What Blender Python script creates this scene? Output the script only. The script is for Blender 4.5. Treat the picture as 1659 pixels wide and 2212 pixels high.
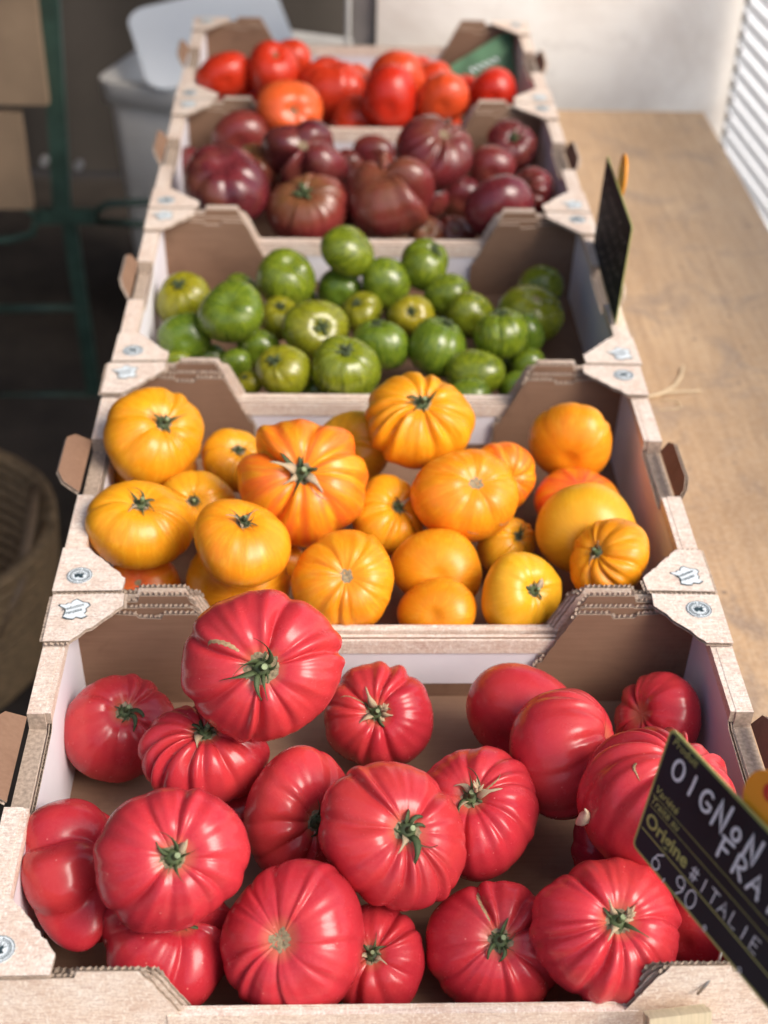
import bpy, math, random
import numpy as np
from mathutils import Vector, Matrix

S = bpy.context.scene
for o in list(bpy.data.objects): bpy.data.objects.remove(o)
COL = S.collection

# ---------------------------------------------------------------- camera
CR = Vector((0.998493, -0.028333, 0.046906)); CF = Vector((0.037073, 0.802612, -0.595348))
_p, _y, _r = .63765518, .0461521789, .0299305485
F = Vector((math.sin(_y)*math.cos(_p), math.cos(_y)*math.cos(_p), -math.sin(_p)))
R0 = Vector((math.cos(_y), -math.sin(_y), 0)); U0 = R0.cross(F)
CR = R0*math.cos(_r)+U0*math.sin(_r); CU = U0*math.cos(_r)-R0*math.sin(_r)
cam_data = bpy.data.cameras.new('camera'); cam = bpy.data.objects.new('camera', cam_data); COL.objects.link(cam)
m = Matrix((CR, CU, -F)).transposed().to_4x4(); m.translation = Vector((-.0519273795, -.999354188, .834813269))
cam.matrix_world = m
cam_data.sensor_width = 36; cam_data.lens = 3103.14472/2212*36
cam_data.clip_start = .02; cam_data.clip_end = 300
cam_data.dof.use_dof = True; cam_data.dof.focus_distance = 1.14; cam_data.dof.aperture_fstop = 4.4
S.camera = cam
S.render.resolution_x = 768; S.render.resolution_y = 1024

# ---------------------------------------------------------------- light
SUN_EL, SUN_AZ = math.radians(44), math.radians(124)     # azimuth clockwise from +Y
world = bpy.data.worlds.new('World'); S.world = world; world.use_nodes = True
wn = world.node_tree; bg = wn.nodes['Background']
sky = wn.nodes.new('ShaderNodeTexSky'); sky.sky_type = 'NISHITA'; sky.sun_disc = False
sky.sun_elevation = SUN_EL; sky.sun_rotation = SUN_AZ; sky.air_density = 1.0; sky.dust_density = 4.0; sky.ozone_density = 1.0
wn.links.new(sky.outputs[0], bg.inputs[0]); bg.inputs[1].default_value = .108
sl = bpy.data.lights.new('sun', 'SUN'); sl.energy = 1.35; sl.angle = math.radians(30); sl.color = (1, .94, .86)
so = bpy.data.objects.new('sun', sl); COL.objects.link(so)
sd = Vector((math.sin(SUN_AZ)*math.cos(SUN_EL), math.cos(SUN_AZ)*math.cos(SUN_EL), math.sin(SUN_EL)))
so.rotation_euler = sd.to_track_quat('Z', 'Y').to_euler(); so.location = sd*5
S.view_settings.view_transform = 'Standard'; S.view_settings.look = 'None'; S.view_settings.gamma = 1
S.view_settings.exposure = 1.0

# ---------------------------------------------------------------- helpers
TABLE_Z = -.145; GROUND_Z = -.90
rnd = random.Random(7)

def link(name, me, mats=(), parent=None):
    o = bpy.data.objects.new(name, me); COL.objects.link(o)
    for mt in mats: me.materials.append(mt)
    if parent: o.parent = parent
    return o
def empty(name, loc=(0, 0, 0)):
    o = bpy.data.objects.new(name, None); COL.objects.link(o); o.location = loc; o.empty_display_size = .05
    return o
def tag(o, label, cat, group=None):
    o['label'] = label; o['category'] = cat
    if group: o['group'] = group
    return o
def structure(o): o['kind'] = 'structure'; return o

class MB:
    """collects verts / faces / material indices into one mesh"""
    def __init__(s): s.v = []; s.f = []; s.m = []
    def add(s, vs, fs, mi=0):
        b = len(s.v); s.v += [tuple(v) for v in vs]
        for k, f in enumerate(fs):
            s.f.append(tuple(b+i for i in f)); s.m.append(mi[k] if isinstance(mi, (list, tuple)) else mi)
        return s
    def box(s, x0, x1, y0, y1, z0, z1, mi=0):
        """mi: int or six ints for -x +x -y +y -z +z"""
        v = [(x, y, z) for z in (z0, z1) for y in (y0, y1) for x in (x0, x1)]
        f = [(0, 4, 6, 2), (1, 3, 7, 5), (0, 1, 5, 4), (2, 6, 7, 3), (0, 2, 3, 1), (4, 5, 7, 6)]
        return s.add(v, f, mi)
    def tube(s, pts, r, n=8, mi=0, caps=True):
        pts = [Vector(p) for p in pts]; rs = r if isinstance(r, (list, tuple)) else [r]*len(pts)
        vs = []; fs = []; up = Vector((0, 0, 1)); prev = None
        for i, p in enumerate(pts):
            t = (pts[min(i+1, len(pts)-1)]-pts[max(i-1, 0)]).normalized()
            a = (prev or up); a = a-t*a.dot(t)
            if a.length < 1e-3: a = Vector((1, 0, 0))-t*t.x
            a.normalize(); prev = a; b = t.cross(a)
            for k in range(n):
                an = 2*math.pi*k/n; vs.append(p+(a*math.cos(an)+b*math.sin(an))*rs[i])
        for i in range(len(pts)-1):
            for k in range(n):
                k2 = (k+1) % n; fs.append((i*n+k, i*n+k2, (i+1)*n+k2, (i+1)*n+k))
        if caps: fs.append(tuple(reversed(range(n)))); fs.append(tuple(range((len(pts)-1)*n, len(pts)*n)))
        return s.add(vs, fs, mi)
    def mesh(s, name, smooth=False):
        me = bpy.data.meshes.new(name); me.from_pydata(s.v, [], s.f); me.polygons.foreach_set('material_index', s.m)
        if smooth: me.polygons.foreach_set('use_smooth', [True]*len(s.f))
        me.update(); return me
    def build(s, name, mats, parent=None, smooth=False):
        return link(name, s.mesh(name, smooth), mats, parent)

# ---------------------------------------------------------------- materials
def nt(name):
    mt = bpy.data.materials.new(name); mt.use_nodes = True
    t = mt.node_tree; return mt, t, t.nodes['Principled BSDF']
def N(t, typ, **kw):
    n = t.nodes.new(typ)
    for k, v in kw.items():
        if k.startswith('i_'):
            key = k[2:]; key = int(key) if key.isdigit() else key.replace('_', ' ')
            n.inputs[key].default_value = v
        else: setattr(n, k, v)
    return n
def ramp(t, fac, stops, interp='LINEAR'):
    r = N(t, 'ShaderNodeValToRGB'); r.color_ramp.interpolation = interp; e = r.color_ramp.elements
    while len(e) < len(stops): e.new(.5)
    for k, (p, c) in enumerate(stops):
        e[k].position = p; e[k].color = (*c, 1) if len(c) == 3 else c
    t.links.new(fac, r.inputs[0]); return r.outputs[0]
def mix(t, fac, a, b, mode='MIX'):
    n = N(t, 'ShaderNodeMix', data_type='RGBA', blend_type=mode)
    for s_, v in ((0, fac), (6, a), (7, b)):
        if isinstance(v, (int, float)): n.inputs[s_].default_value = v
        elif isinstance(v, tuple): n.inputs[s_].default_value = (*v, 1)
        else: t.links.new(v, n.inputs[s_])
    return n.outputs[2]
def math_(t, op, a, b=None, c=None, clamp=False):
    n = N(t, 'ShaderNodeMath', operation=op, use_clamp=clamp)
    for k, v in enumerate((a, b, c)):
        if v is None: continue
        if isinstance(v, (int, float)): n.inputs[k].default_value = v
        else: t.links.new(v, n.inputs[k])
    return n.outputs[0]
def coords(t, scale=(1, 1, 1), kind='Object', rnd_off=True):
    tc = N(t, 'ShaderNodeTexCoord'); mp = N(t, 'ShaderNodeMapping'); mp.inputs['Scale'].default_value = scale
    t.links.new(tc.outputs[kind], mp.inputs[0])
    if rnd_off:
        oi = N(t, 'ShaderNodeObjectInfo'); mul = math_(t, 'MULTIPLY', oi.outputs['Random'], 37.0)
        t.links.new(mul, mp.inputs['Location'])
    return mp.outputs[0]
def noise(t, vec, scale, detail=4, rough=.55, dist=0):
    n = N(t, 'ShaderNodeTexNoise', i_Scale=scale, i_Detail=detail, i_Roughness=rough, i_Distortion=dist)
    if vec is not None: t.links.new(vec, n.inputs['Vector'])
    return n.outputs[0]
def bump(t, bs, h, strength, dist=.001):
    b = N(t, 'ShaderNodeBump', i_Strength=strength, i_Distance=dist); t.links.new(h, b.inputs['Height'])
    t.links.new(b.outputs[0], bs.inputs['Normal'])

def simple(name, col, rough=.6, var=.12, scale=60, spec=.5, metallic=0, bmp=0, stretch=(1, 1, 1)):
    mt, t, b = nt(name); v = coords(t, stretch)
    n = noise(t, v, scale); lo = tuple(c*(1-var) for c in col); hi = tuple(min(1, c*(1+var)) for c in col)
    t.links.new(ramp(t, n, [(.3, lo), (.7, hi)]), b.inputs['Base Color'])
    b.inputs['Roughness'].default_value = rough; b.inputs['Specular IOR Level'].default_value = spec; b.inputs['Metallic'].default_value = metallic
    if bmp: bump(t, b, n, bmp)
    return mt

def mat_tomato(name, kind):
    mt, t, b = nt(name)
    A = lambda nme: N(t, 'ShaderNodeAttribute', attribute_name=nme)
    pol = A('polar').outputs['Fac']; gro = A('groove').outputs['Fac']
    hue = N(t, 'ShaderNodeAttribute', attribute_type='OBJECT', attribute_name='hue').outputs['Fac']
    v = coords(t); n1 = noise(t, v, 22, 3); n2 = noise(t, v, 420, 2, .6); n3 = noise(t, v, 90, 4)
    mer = N(t, 'ShaderNodeAttribute', attribute_name='meridian').outputs['Vector']
    ms = noise(t, mer, 5.5, 3, .6, .3)
    if kind == 'pink':
        base = ramp(t, n1, [(.3, (.37, .008, .024)), (.55, (.47, .014, .033)), (.75, (.54, .025, .038))])
        base = mix(t, math_(t, 'MULTIPLY', math_(t, 'SUBTRACT', hue, -.3), .55, clamp=True), base, (.62, .045, .045))
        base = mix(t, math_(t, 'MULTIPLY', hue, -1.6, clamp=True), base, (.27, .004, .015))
        vein = math_(t, 'MULTIPLY', ramp(t, ms, [(.56, (0, 0, 0)), (.72, (1, 1, 1))]), math_(t, 'SUBTRACT', .8, math_(t, 'MULTIPLY', pol, 1.6), clamp=True))
        base = mix(t, math_(t, 'MULTIPLY', vein, .26), base, (.62, .10, .08))
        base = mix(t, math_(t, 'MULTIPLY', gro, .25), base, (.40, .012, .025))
        pb = noise(t, v, 9, 4, .6, .6); base = mix(t, ramp(t, pb, [(.48, (0, 0, 0)), (.72, (.55, .55, .55))]), base, (.58, .050, .038)); base = mix(t, ramp(t, pb, [(.28, (.5, .5, .5)), (.45, (0, 0, 0))]), base, (.33, .008, .022))
        near = ramp(t, pol, [(.035, (1, 1, 1)), (.085, (0, 0, 0))])
        base = mix(t, math_(t, 'MULTIPLY', near, .45), base, (.55, .22, .10))
        sub, rr, vd, vo = .12, .23, 700, (.8, .28, .24)
    elif kind == 'orange':
        base = ramp(t, n1, [(.3, (.66, .215, .003)), (.6, (.78, .29, .004)), (.8, (.84, .36, .006))])
        yel = math_(t, 'MULTIPLY', hue, -2.2, clamp=True); base = mix(t, yel, base, (.74, .41, .018))
        og = math_(t, 'MULTIPLY', hue, 1.3, clamp=True)
        lob = noise(t, mer, 1.5, 2); base = mix(t, math_(t, 'MULTIPLY', og, ramp(t, lob, [(.38, (.25, .25, .25)), (.56, (1, 1, 1))])), base, (.86, .17, .008))
        st = ramp(t, ms, [(.5, (0, 0, 0)), (.66, (1, 1, 1))])
        base = mix(t, math_(t, 'MULTIPLY', st, .30), base, (.93, .50, .035))
        hot = math_(t, 'SUBTRACT', math_(t, 'MULTIPLY', hue, 2.2), .75, clamp=True)
        red = math_(t, 'MULTIPLY', hot, math_(t, 'MULTIPLY', ramp(t, ms, [(.36, (.1, .1, .1)), (.58, (1, 1, 1))]), ramp(t, lob, [(.44, (0, 0, 0)), (.6, (1, 1, 1))])))
        base = mix(t, math_(t, 'MULTIPLY', red, .8), base, (.66, .04, .018))
        bl = A('blush').outputs['Fac']; base = mix(t, math_(t, 'MULTIPLY', bl, math_(t, 'ADD', math_(t, 'MULTIPLY', ms, .9), .25), clamp=True), base, (.58, .035, .03))
        sub, rr, vd, vo = .16, .31, 600, (.95, .55, .1)
    elif kind == 'green':
        base = ramp(t, n1, [(.3, (.060, .092, .003)), (.7, (.105, .150, .005))])
        st = ramp(t, ms, [(.46, (0, 0, 0)), (.60, (1, 1, 1))])
        base = mix(t, math_(t, 'MULTIPLY', st, .7), base, (.26, .31, .015))
        base = mix(t, ramp(t, ms, [(.34, (.8, .8, .8)), (.44, (0, 0, 0))]), base, (.025, .06, .002))
        hh = math_(t, 'MULTIPLY', hue, 1.0, clamp=True)
        sh = ramp(t, pol, [(.12, (1, 1, 1)), (.6, (.40, .40, .40))])
        base = mix(t, math_(t, 'MULTIPLY', hh, sh), base, (.38, .27, .006))
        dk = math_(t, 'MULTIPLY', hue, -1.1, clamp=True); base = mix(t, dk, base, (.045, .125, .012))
        sub, rr, vd, vo = .12, .24, 500, (.4, .5, .1)
    elif kind == 'dark':
        base = ramp(t, n1, [(.3, (.070, .007, .014)), (.6, (.135, .013, .021)), (.8, (.20, .026, .028))])
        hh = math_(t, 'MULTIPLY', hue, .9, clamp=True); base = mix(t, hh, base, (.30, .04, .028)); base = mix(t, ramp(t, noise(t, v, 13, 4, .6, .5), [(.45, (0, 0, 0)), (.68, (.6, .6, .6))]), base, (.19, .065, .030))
        gs = math_(t, 'MULTIPLY', ramp(t, pol, [(.16, (1, 1, 1)), (.38, (0, 0, 0))]), math_(t, 'ADD', math_(t, 'MULTIPLY', ms, 1.1), math_(t, 'SUBTRACT', hh, .60)), clamp=True)
        base = mix(t, math_(t, 'MULTIPLY', gs, .85), base, (.16, .13, .03))
        sub, rr, vd, vo = .08, .24, 500, (.35, .15, .1)
    else:
        base = ramp(t, n1, [(.3, (.46, .008, .004)), (.7, (.58, .018, .007))])
        hh = math_(t, 'MULTIPLY', hue, .8, clamp=True); base = mix(t, hh, base, (.80, .13, .025))
        sub, rr, vd, vo = .14, .28, 500, (.8, .3, .1)
    if kind in ('pink', 'orange'):
        vo_n = N(t, 'ShaderNodeTexVoronoi', i_Scale=vd); t.links.new(v, vo_n.inputs['Vector'])
        dots = ramp(t, vo_n.outputs['Distance'], [(.10, (1, 1, 1)), (.22, (0, 0, 0))])
        base = mix(t, math_(t, 'MULTIPLY', dots, .09), base, vo)
        # short pale scratches and rubbed spots
        sp = N(t, 'ShaderNodeTexVoronoi', i_Scale=70, i_Randomness=1); t.links.new(v, sp.inputs['Vector'])
        sd_ = ramp(t, sp.outputs['Distance'], [(.035, (1, 1, 1)), (.06, (0, 0, 0))])
        base = mix(t, math_(t, 'MULTIPLY', sd_, .45), base, vo)
    base = mix(t, math_(t, 'MULTIPLY', n2, .07), base, tuple(min(1, c*1.15+.02) for c in vo))
    t.links.new(base, b.inputs['Base Color'])
    t.links.new(ramp(t, n3, [(.3, (rr-.05,)*3), (.7, (rr+.06,)*3)]), b.inputs['Roughness'])
    b.inputs['Subsurface Weight'].default_value = sub; b.inputs['Subsurface Scale'].default_value = .006
    b.inputs['Subsurface Radius'].default_value = (1, .35, .2)
    b.inputs['Coat Weight'].default_value = .03; b.inputs['Specular IOR Level'].default_value = .36; b.inputs['Coat Roughness'].default_value = .12
    b.inputs['Specular IOR Level'].default_value = {'pink': .36, 'orange': .36, 'green': .55, 'dark': .55, 'red': .42}[kind]
    bump(t, b, mix(t, .35, n3, n2), .12, .0012)
    return mt
TM = {k: mat_tomato(k+'_tomato_skin', k) for k in ('pink', 'orange', 'green', 'dark', 'red')}

def mat_kraft():
    mt, t, b = nt('kraft_cardboard'); v = coords(t, (1, 1, 1)); vs = coords(t, (14, 200, 260))
    n = noise(t, v, 9, 4); s_ = noise(t, vs, 1.6, 3)
    c = ramp(t, n, [(.3, (.17, .092, .057)), (.7, (.235, .137, .086))])
    c = mix(t, math_(t, 'MULTIPLY', s_, .5), c, (.33, .205, .135))
    c = mix(t, ramp(t, noise(t, v, 14, 5, .65, .8), [(.55, (0, 0, 0)), (.72, (.5, .5, .5))]), c, (.13, .07, .045))
    c = mix(t, ramp(t, noise(t, v, 500, 2), [(.62, (0, 0, 0)), (.75, (.4, .4, .4))]), c, (.17, .10, .07))
    t.links.new(c, b.inputs['Base Color']); b.inputs['Roughness'].default_value = .75; b.inputs['Specular IOR Level'].default_value = .25
    bump(t, b, s_, .1, .0008); return mt
def mat_print():
    """offset-printed bleached wood picture on cardboard"""
    mt, t, b = nt('printed_wood_cardboard'); v = coords(t); vx = coords(t, (60, 420, 420)); 
    n = noise(t, v, 30, 5, .7); g = noise(t, vx, 1.5, 4, .7, .6); f = noise(t, coords(t, (1.6, 1, 1)), 260, 4, .7, .8)
    c = ramp(t, n, [(.28, (.68, .53, .42)), (.5, (.79, .67, .56)), (.72, (.86, .78, .69))])
    c = mix(t, ramp(t, g, [(.45, (0, 0, 0)), (.72, (.75, .75, .75))]), c, (.40, .22, .17))
    vo = N(t, 'ShaderNodeTexVoronoi', feature='DISTANCE_TO_EDGE', i_Scale=230); vv = coords(t, (1, .55, 1))
    dn = N(t, 'ShaderNodeMix', data_type='RGBA'); dn.inputs[0].default_value = .02
    t.links.new(vv, dn.inputs[6]); nn = N(t, 'ShaderNodeTexNoise', i_Scale=90); t.links.new(v, nn.inputs[0]); t.links.new(nn.outputs[1], dn.inputs[7])
    t.links.new(dn.outputs[2], vo.inputs['Vector'])
    c = mix(t, ramp(t, noise(t, v, 11, 4, .6, .4), [(.48, (0, 0, 0)), (.7, (.35, .35, .35))]), c, (.60, .40, .31))
    cr = ramp(t, vo.outputs['Distance'], [(.0, (.8, .8, .8)), (.09, (0, 0, 0))])
    c = mix(t, math_(t, 'MULTIPLY', cr, math_(t, 'MULTIPLY', n, .9)), c, (.34, .22, .16))
    c = mix(t, ramp(t, f, [(.5, (0, 0, 0)), (.68, (.85, .85, .85))]), c, (.90, .84, .76))
    t.links.new(c, b.inputs['Base Color']); b.inputs['Roughness'].default_value = .55; b.inputs['Specular IOR Level'].default_value = .3
    bump(t, b, f, .08, .0006); return mt
def mat_liner():
    mt, t, b = nt('white_liner'); v = coords(t); n = noise(t, v, 12, 3)
    c = ramp(t, n, [(.35, (.74, .71, .76)), (.65, (.80, .78, .82))])
    t.links.new(c, b.inputs['Base Color']); b.inputs['Roughness'].default_value = .55; return mt
def mat_table():
    mt, t, b = nt('worn_board'); v = coords(t, rnd_off=False)
    n = noise(t, v, 2.6, 6, .65, .4); g = noise(t, coords(t, (46, 2.2, 3), rnd_off=False), 2.2, 5, .7); d = noise(t, v, 9, 6, .7, .8); e = noise(t, v, 160, 3, .7)
    c = ramp(t, n, [(.3, (.36, .23, .125)), (.5, (.47, .315, .18)), (.7, (.54, .38, .23))])
    c = mix(t, ramp(t, g, [(.4, (0, 0, 0)), (.75, (.8, .8, .8))]), c, (.29, .18, .10))
    c = mix(t, ramp(t, d, [(.52, (0, 0, 0)), (.70, (.7, .7, .7))]), c, (.20, .155, .13))
    c = mix(t, ramp(t, noise(t, v, 26, 5, .7, .5), [(.58, (0, 0, 0)), (.72, (.4, .4, .4))]), c, (.26, .17, .11))
    c = mix(t, ramp(t, e, [(.35, (.35, .35, .35)), (.6, (0, 0, 0))]), c, (.55, .43, .31))
    vo = N(t, 'ShaderNodeTexVoronoi', i_Scale=26); t.links.new(v, vo.inputs['Vector'])
    c = mix(t, ramp(t, vo.outputs['Distance'], [(.05, (.7, .7, .7)), (.11, (0, 0, 0))]), c, (.14, .10, .08))
    t.links.new(c, b.inputs['Base Color']); b.inputs['Roughness'].default_value = .6; bump(t, b, g, .15, .001); return mt
KRAFT = mat_kraft(); PRINT = mat_print(); LINER = mat_liner(); BOARD = mat_table()
KEDGE = simple('torn_cardboard_edge', (.40, .31, .24), .9, .3, 300)
LEAF = simple('dry_green_leaf', (.058, .082, .028), .7, .6, 120)
LEAFP = simple('withered_leaf', (.42, .32, .20), .8, .35, 120)
CUT = simple('cut_stem', (.22, .27, .13), .6, .3, 300)
CORK = simple('cork_scar', (.26, .20, .115), .85, .45, 380, bmp=.6)
CRACK = simple('healed_crack', (.33, .21, .11), .8, .4, 300, bmp=.4)
WHITE = simple('white_sticker', (.72, .78, .80), .5, .04, 40)
INK = simple('dark_ink', (.035, .06, .07), .5, .2, 200)
MAP_ = {'pink': (.0,), }

# ---------------------------------------------------------------- tomatoes
def tomato_surface(seed, a, c, n, depth, stem, ex=1., ey=1.):
    r = random.Random(seed)
    gw = [r.uniform(.45, 1.65) for k in range(n)]; gs = sum(gw); ph = [2*math.pi*sum(gw[:k])/gs for k in range(n)]; off = r.uniform(0, 6.28)
    ph = sorted([(p+off) % (2*math.pi) for p in ph])
    gd = [depth*r.choice((.15, .4, .7, 1.1, 1.7)) for _ in ph]; lb = [1+r.uniform(-.5, .5)*depth*.55 for _ in ph]
    lz = [r.uniform(-1, 1) for _ in ph]
    e2, p2, e3, p3 = r.uniform(.02, .065), r.uniform(0, 6.28), r.uniform(.008, .035), r.uniform(0, 6.28)
    tilt = (r.uniform(-.12, .12), r.uniform(-.12, .12)); sharp = r.uniform(.42, .60)
    dip = {'none': .14, 'calyx': .15, 'dry': .17, 'scar': .15, 'bloss': .05}[stem]*(1+depth)
    dw = {'bloss': .16}.get(stem, .30)
    q = r.uniform(.9, 1.0)
    P = np.array(ph+[ph[0]+2*math.pi]); G = np.array(gd+[gd[0]]); L = np.array(lb); Z = np.array(lz)
    def f(th, az):
        th, az = np.broadcast_arrays(np.asarray(th, float), np.asarray(az, float))
        x = (az-P[0]) % (2*math.pi)+P[0]
        # streaming waviness of the grooves
        x = (x+.06*np.sin(3*th+off)-P[0]) % (2*math.pi)+P[0]
        k = np.clip(np.searchsorted(P, x, side='right')-1, 0, n-1)
        u = (x-P[k])/(P[k+1]-P[k]); u = np.clip(u, 0, 1)
        lobe = (np.sin(math.pi*u)**2+.035)**(sharp/2); lobe = (lobe-.035**(sharp/2))/(1.035**(sharp/2)-.035**(sharp/2))
        g = G[k]*(1-u)+G[k+1]*u
        wd = .62+max(0, depth-.15)*2.6; near = np.exp(-((th-.62-max(0, depth-.15)*2)/wd)**2) if stem != 'bloss' else np.exp(-((th-2.1)/.8)**2)
        w = .26+.74*near
        w = w*(1-np.clip((th-2.2)/.8, 0, 1)*.6)
        w = w*np.clip(th/.22, 0, 1)
        blend = .5-.5*np.cos(2*math.pi*np.clip(u, 0, 1))
        bul = 1+(L[k]-1)*blend*np.sin(th)**2
        fine = .012*np.sin(2*n*az+off*5+1.3*np.sin(3*az))*near*np.clip(depth/.1, .2, 1)
        rad = (1-g*w*(1-lobe)+fine)*bul*(1+.014*np.sin(3*az+2*th+off))*(1+e2*np.cos(2*az+p2)+e3*np.cos(3*az+p3))
        s_, c_ = np.sin(th), np.cos(th)
        rho = a*rad*np.abs(s_)**.86
        z = c*np.sign(c_)*np.abs(c_)**q*(1+.0*th)
        z = z + c*.05*Z[k]*blend*np.exp(-((th-.7)/.5)**2)
        z = z - g*w*(1-lobe)*c*.55*np.exp(-((th-.55)/.55)**2)
        rn = rho/a
        z = z - a*dip*np.exp(-(rn/dw)**2)*(c_ > 0)
        z = z + a*.07*np.exp(-(rn/.22)**2)*(c_ <= 0)
        X = rho*np.cos(az); Y = rho*np.sin(az)
        z = z+tilt[0]*X+tilt[1]*Y
        return np.stack([X*ex, Y*ey, z], -1), (1-lobe)*np.clip(g/.12, 0, 1)*w
    return f

def tomato_mesh(f, a, nu, nv, stem):
    th = np.concatenate([[0], (np.linspace(0, 1, nv)[1:-1]**1.0)*math.pi, [math.pi]])
    az = np.linspace(0, 2*math.pi, nu, endpoint=False)
    TH, AZ = np.meshgrid(th[1:-1], az, indexing='ij'); P, G = f(TH, AZ)
    top, _ = f(np.full(nu, 1e-3), az); bot, _ = f(np.full(nu, math.pi-1e-3), az)
    verts = np.concatenate([[top.mean(0)], P.reshape(-1, 3), [bot.mean(0)]])
    rows = nv-2; idx = np.arange(rows*nu).reshape(rows, nu)+1
    i0 = idx[:-1]; i1 = idx[1:]; quads = np.stack([i0, i1, np.roll(i1, -1, 1), np.roll(i0, -1, 1)], -1).reshape(-1, 4)
    t0 = np.stack([np.zeros(nu, int), idx[0], np.roll(idx[0], -1)], -1); t1 = np.stack([np.full(nu, len(verts)-1), np.roll(idx[-1], -1), idx[-1]], -1)
    me = bpy.data.meshes.new('tomato')
    nl = quads.size+t0.size+t1.size; npol = len(quads)+2*nu
    me.vertices.add(len(verts)); me.vertices.foreach_set('co', verts.ravel())
    me.loops.add(nl); me.loops.foreach_set('vertex_index', np.concatenate([quads.ravel(), t0.ravel(), t1.ravel()]).astype(np.int32))
    me.polygons.add(npol); ls = np.concatenate([np.arange(len(quads))*4, quads.size+np.arange(2*nu)*3]).astype(np.int32)
    me.polygons.foreach_set('loop_start', ls)
    me.polygons.foreach_set('use_smooth', np.ones(npol, bool))
    me.update(calc_edges=True)
    def attr(nm, arr):
        at = me.attributes.new(nm, 'FLOAT', 'POINT'); at.data.foreach_set('value', arr.astype(np.float32))
    pol = np.concatenate([[0], (TH/math.pi).ravel(), [1]]); attr('polar', pol)
    attr('groove', np.concatenate([[0], G.ravel(), [0]]))
    attr('blush', np.exp(-(pol/.17)**2) if stem == 'bloss' else np.zeros(len(pol)))
    mv = np.stack([np.cos(AZ)*3, np.sin(AZ)*3, TH*.45], -1).reshape(-1, 3); mv = np.concatenate([[[0, 0, 0]], mv, [[0, 0, 1]]])
    at = me.attributes.new('meridian', 'FLOAT_VECTOR', 'POINT'); at.data.foreach_set('vector', mv.astype(np.float32).ravel())
    me.validate(); return me

def sepal_mesh(r, L, w):
    """a thin curling, folded green sepal growing along +X from the hub"""
    n = 11; vs = []; fs = []; curl = r.uniform(-.4, 2.6); side = r.uniform(-2.8, 2.8); tw = r.uniform(-1.2, 1.2); lift0 = r.uniform(.2, .9)
    x = y = z = 0.; pit = lift0; yaw = 0.
    for i in range(n):
        s_ = i/(n-1); ww = w*(.55+.9*math.sin(min(1, s_*1.5+.15)*math.pi))*(1-s_)**.45+w*.07
        ct, st = math.cos(tw*s_), math.sin(tw*s_); nx, ny = -math.sin(yaw), math.cos(yaw)
        for (q, h) in ((-1, .25), (0, -.18), (1, .25), (0, .02)):
            vs.append((x+nx*q*ww*ct, y+ny*q*ww*ct, z+q*ww*st+h*ww*1.2+(0.0 if q else (.0009 if h > 0 else 0))))
        st_ = L/(n-1); x += math.cos(pit)*math.cos(yaw)*st_; y += math.cos(pit)*math.sin(yaw)*st_; z += math.sin(pit)*st_
        pit -= (lift0+curl*.7)/n*1.7; yaw += side/n
    for i in range(n-1):
        for k in range(4):
            k2 = (k+1) % 4; fs.append((i*4+k, i*4+k2, (i+1)*4+k2, (i+1)*4+k))
    fs.append((0, 3, 2, 1)); fs.append(tuple((n-1)*4+k for k in range(4)))
    m_ = MB(); m_.add(vs, fs); return m_.mesh('sepal', True)
SEPALS = []
for k in range(10):
    me = sepal_mesh(random.Random(50+k), 1.0, .046); me.materials.append(LEAF); SEPALS.append(me)
SEPALD = []
for k in range(5):
    me = sepal_mesh(random.Random(80+k), 1.0, .10); me.materials.append(LEAFP); SEPALD.append(me)

def disc_patch(f, th_max, rings, seg, lift, a, rough, r):
    """rugged cap that follows the surface round the stem end"""
    vs = []; fs = []; p, _ = f(np.array([.01]), np.array([0.])); vs.append((0, 0, p[0][2]+lift))
    wob = [1+r.uniform(-.22, .22) for _ in range(seg)]
    for i in range(1, rings+1):
        for k in range(seg):
            th = th_max*i/rings*(wob[k] if i == rings else 1); az = 2*math.pi*k/seg
            q, _ = f(np.array([th]), np.array([az])); q = q[0]
            l_ = lift*(1 if i < rings else -.3)+a*rough*r.uniform(-1, 1)*(i < rings)
            vs.append((q[0], q[1], q[2]+l_))
    for k in range(seg): fs.append((0, 1+k, 1+(k+1) % seg))
    for i in range(rings-1):
        for k in range(seg):
            b0 = 1+i*seg; k2 = (k+1) % seg; fs.append((b0+k, b0+seg+k, b0+seg+k2, b0+k2))
    m_ = MB(); m_.add(vs, fs); return m_

CRATE_KIND = {1: 'pink', 2: 'orange', 3: 'green', 4: 'dark', 5: 'red'}
GROUP = {1: 'pink beefsteak tomatoes in the front crate', 2: 'orange tomatoes in the second crate', 3: 'green striped tomatoes in the third crate', 4: 'dark tomatoes in the fourth crate', 5: 'red tomatoes in the farthest crate'}
RES = {1: (176, 96), 2: (128, 72), 3: (72, 40), 4: (80, 44), 5: (64, 36)}
NAME = {1: 'pink_tomato', 2: 'orange_tomato', 3: 'green_tomato', 4: 'dark_tomato', 5: 'red_tomato'}
def crack(f, root, az, t0, t1, w, bend=.25):
    vs = []; fs = []; n = 18
    for i in range(n):
        s_ = i/(n-1); th = t0+(t1-t0)*s_; ww = w*math.sin(math.pi*min(1, s_*.92+.06))**.7*(1+.3*math.sin(i*2.3))
        for k, q in enumerate((-1, -.3, .3, 1)):
            aa = az+bend*s_*s_+q*ww/max(.25, math.sin(th)); p, _ = f(np.array([th]), np.array([aa])); p = Vector(p[0])
            vs.append(p*(1+(.004 if abs(q) > .5 else .010)))
    for i in range(n-1):
        for k in range(3): fs.append((i*4+k, i*4+k+1, (i+1)*4+k+1, (i+1)*4+k))
    m_ = MB(); m_.add(vs, fs); return m_.build('healed_crack', [CRACK], root, True)

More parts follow.
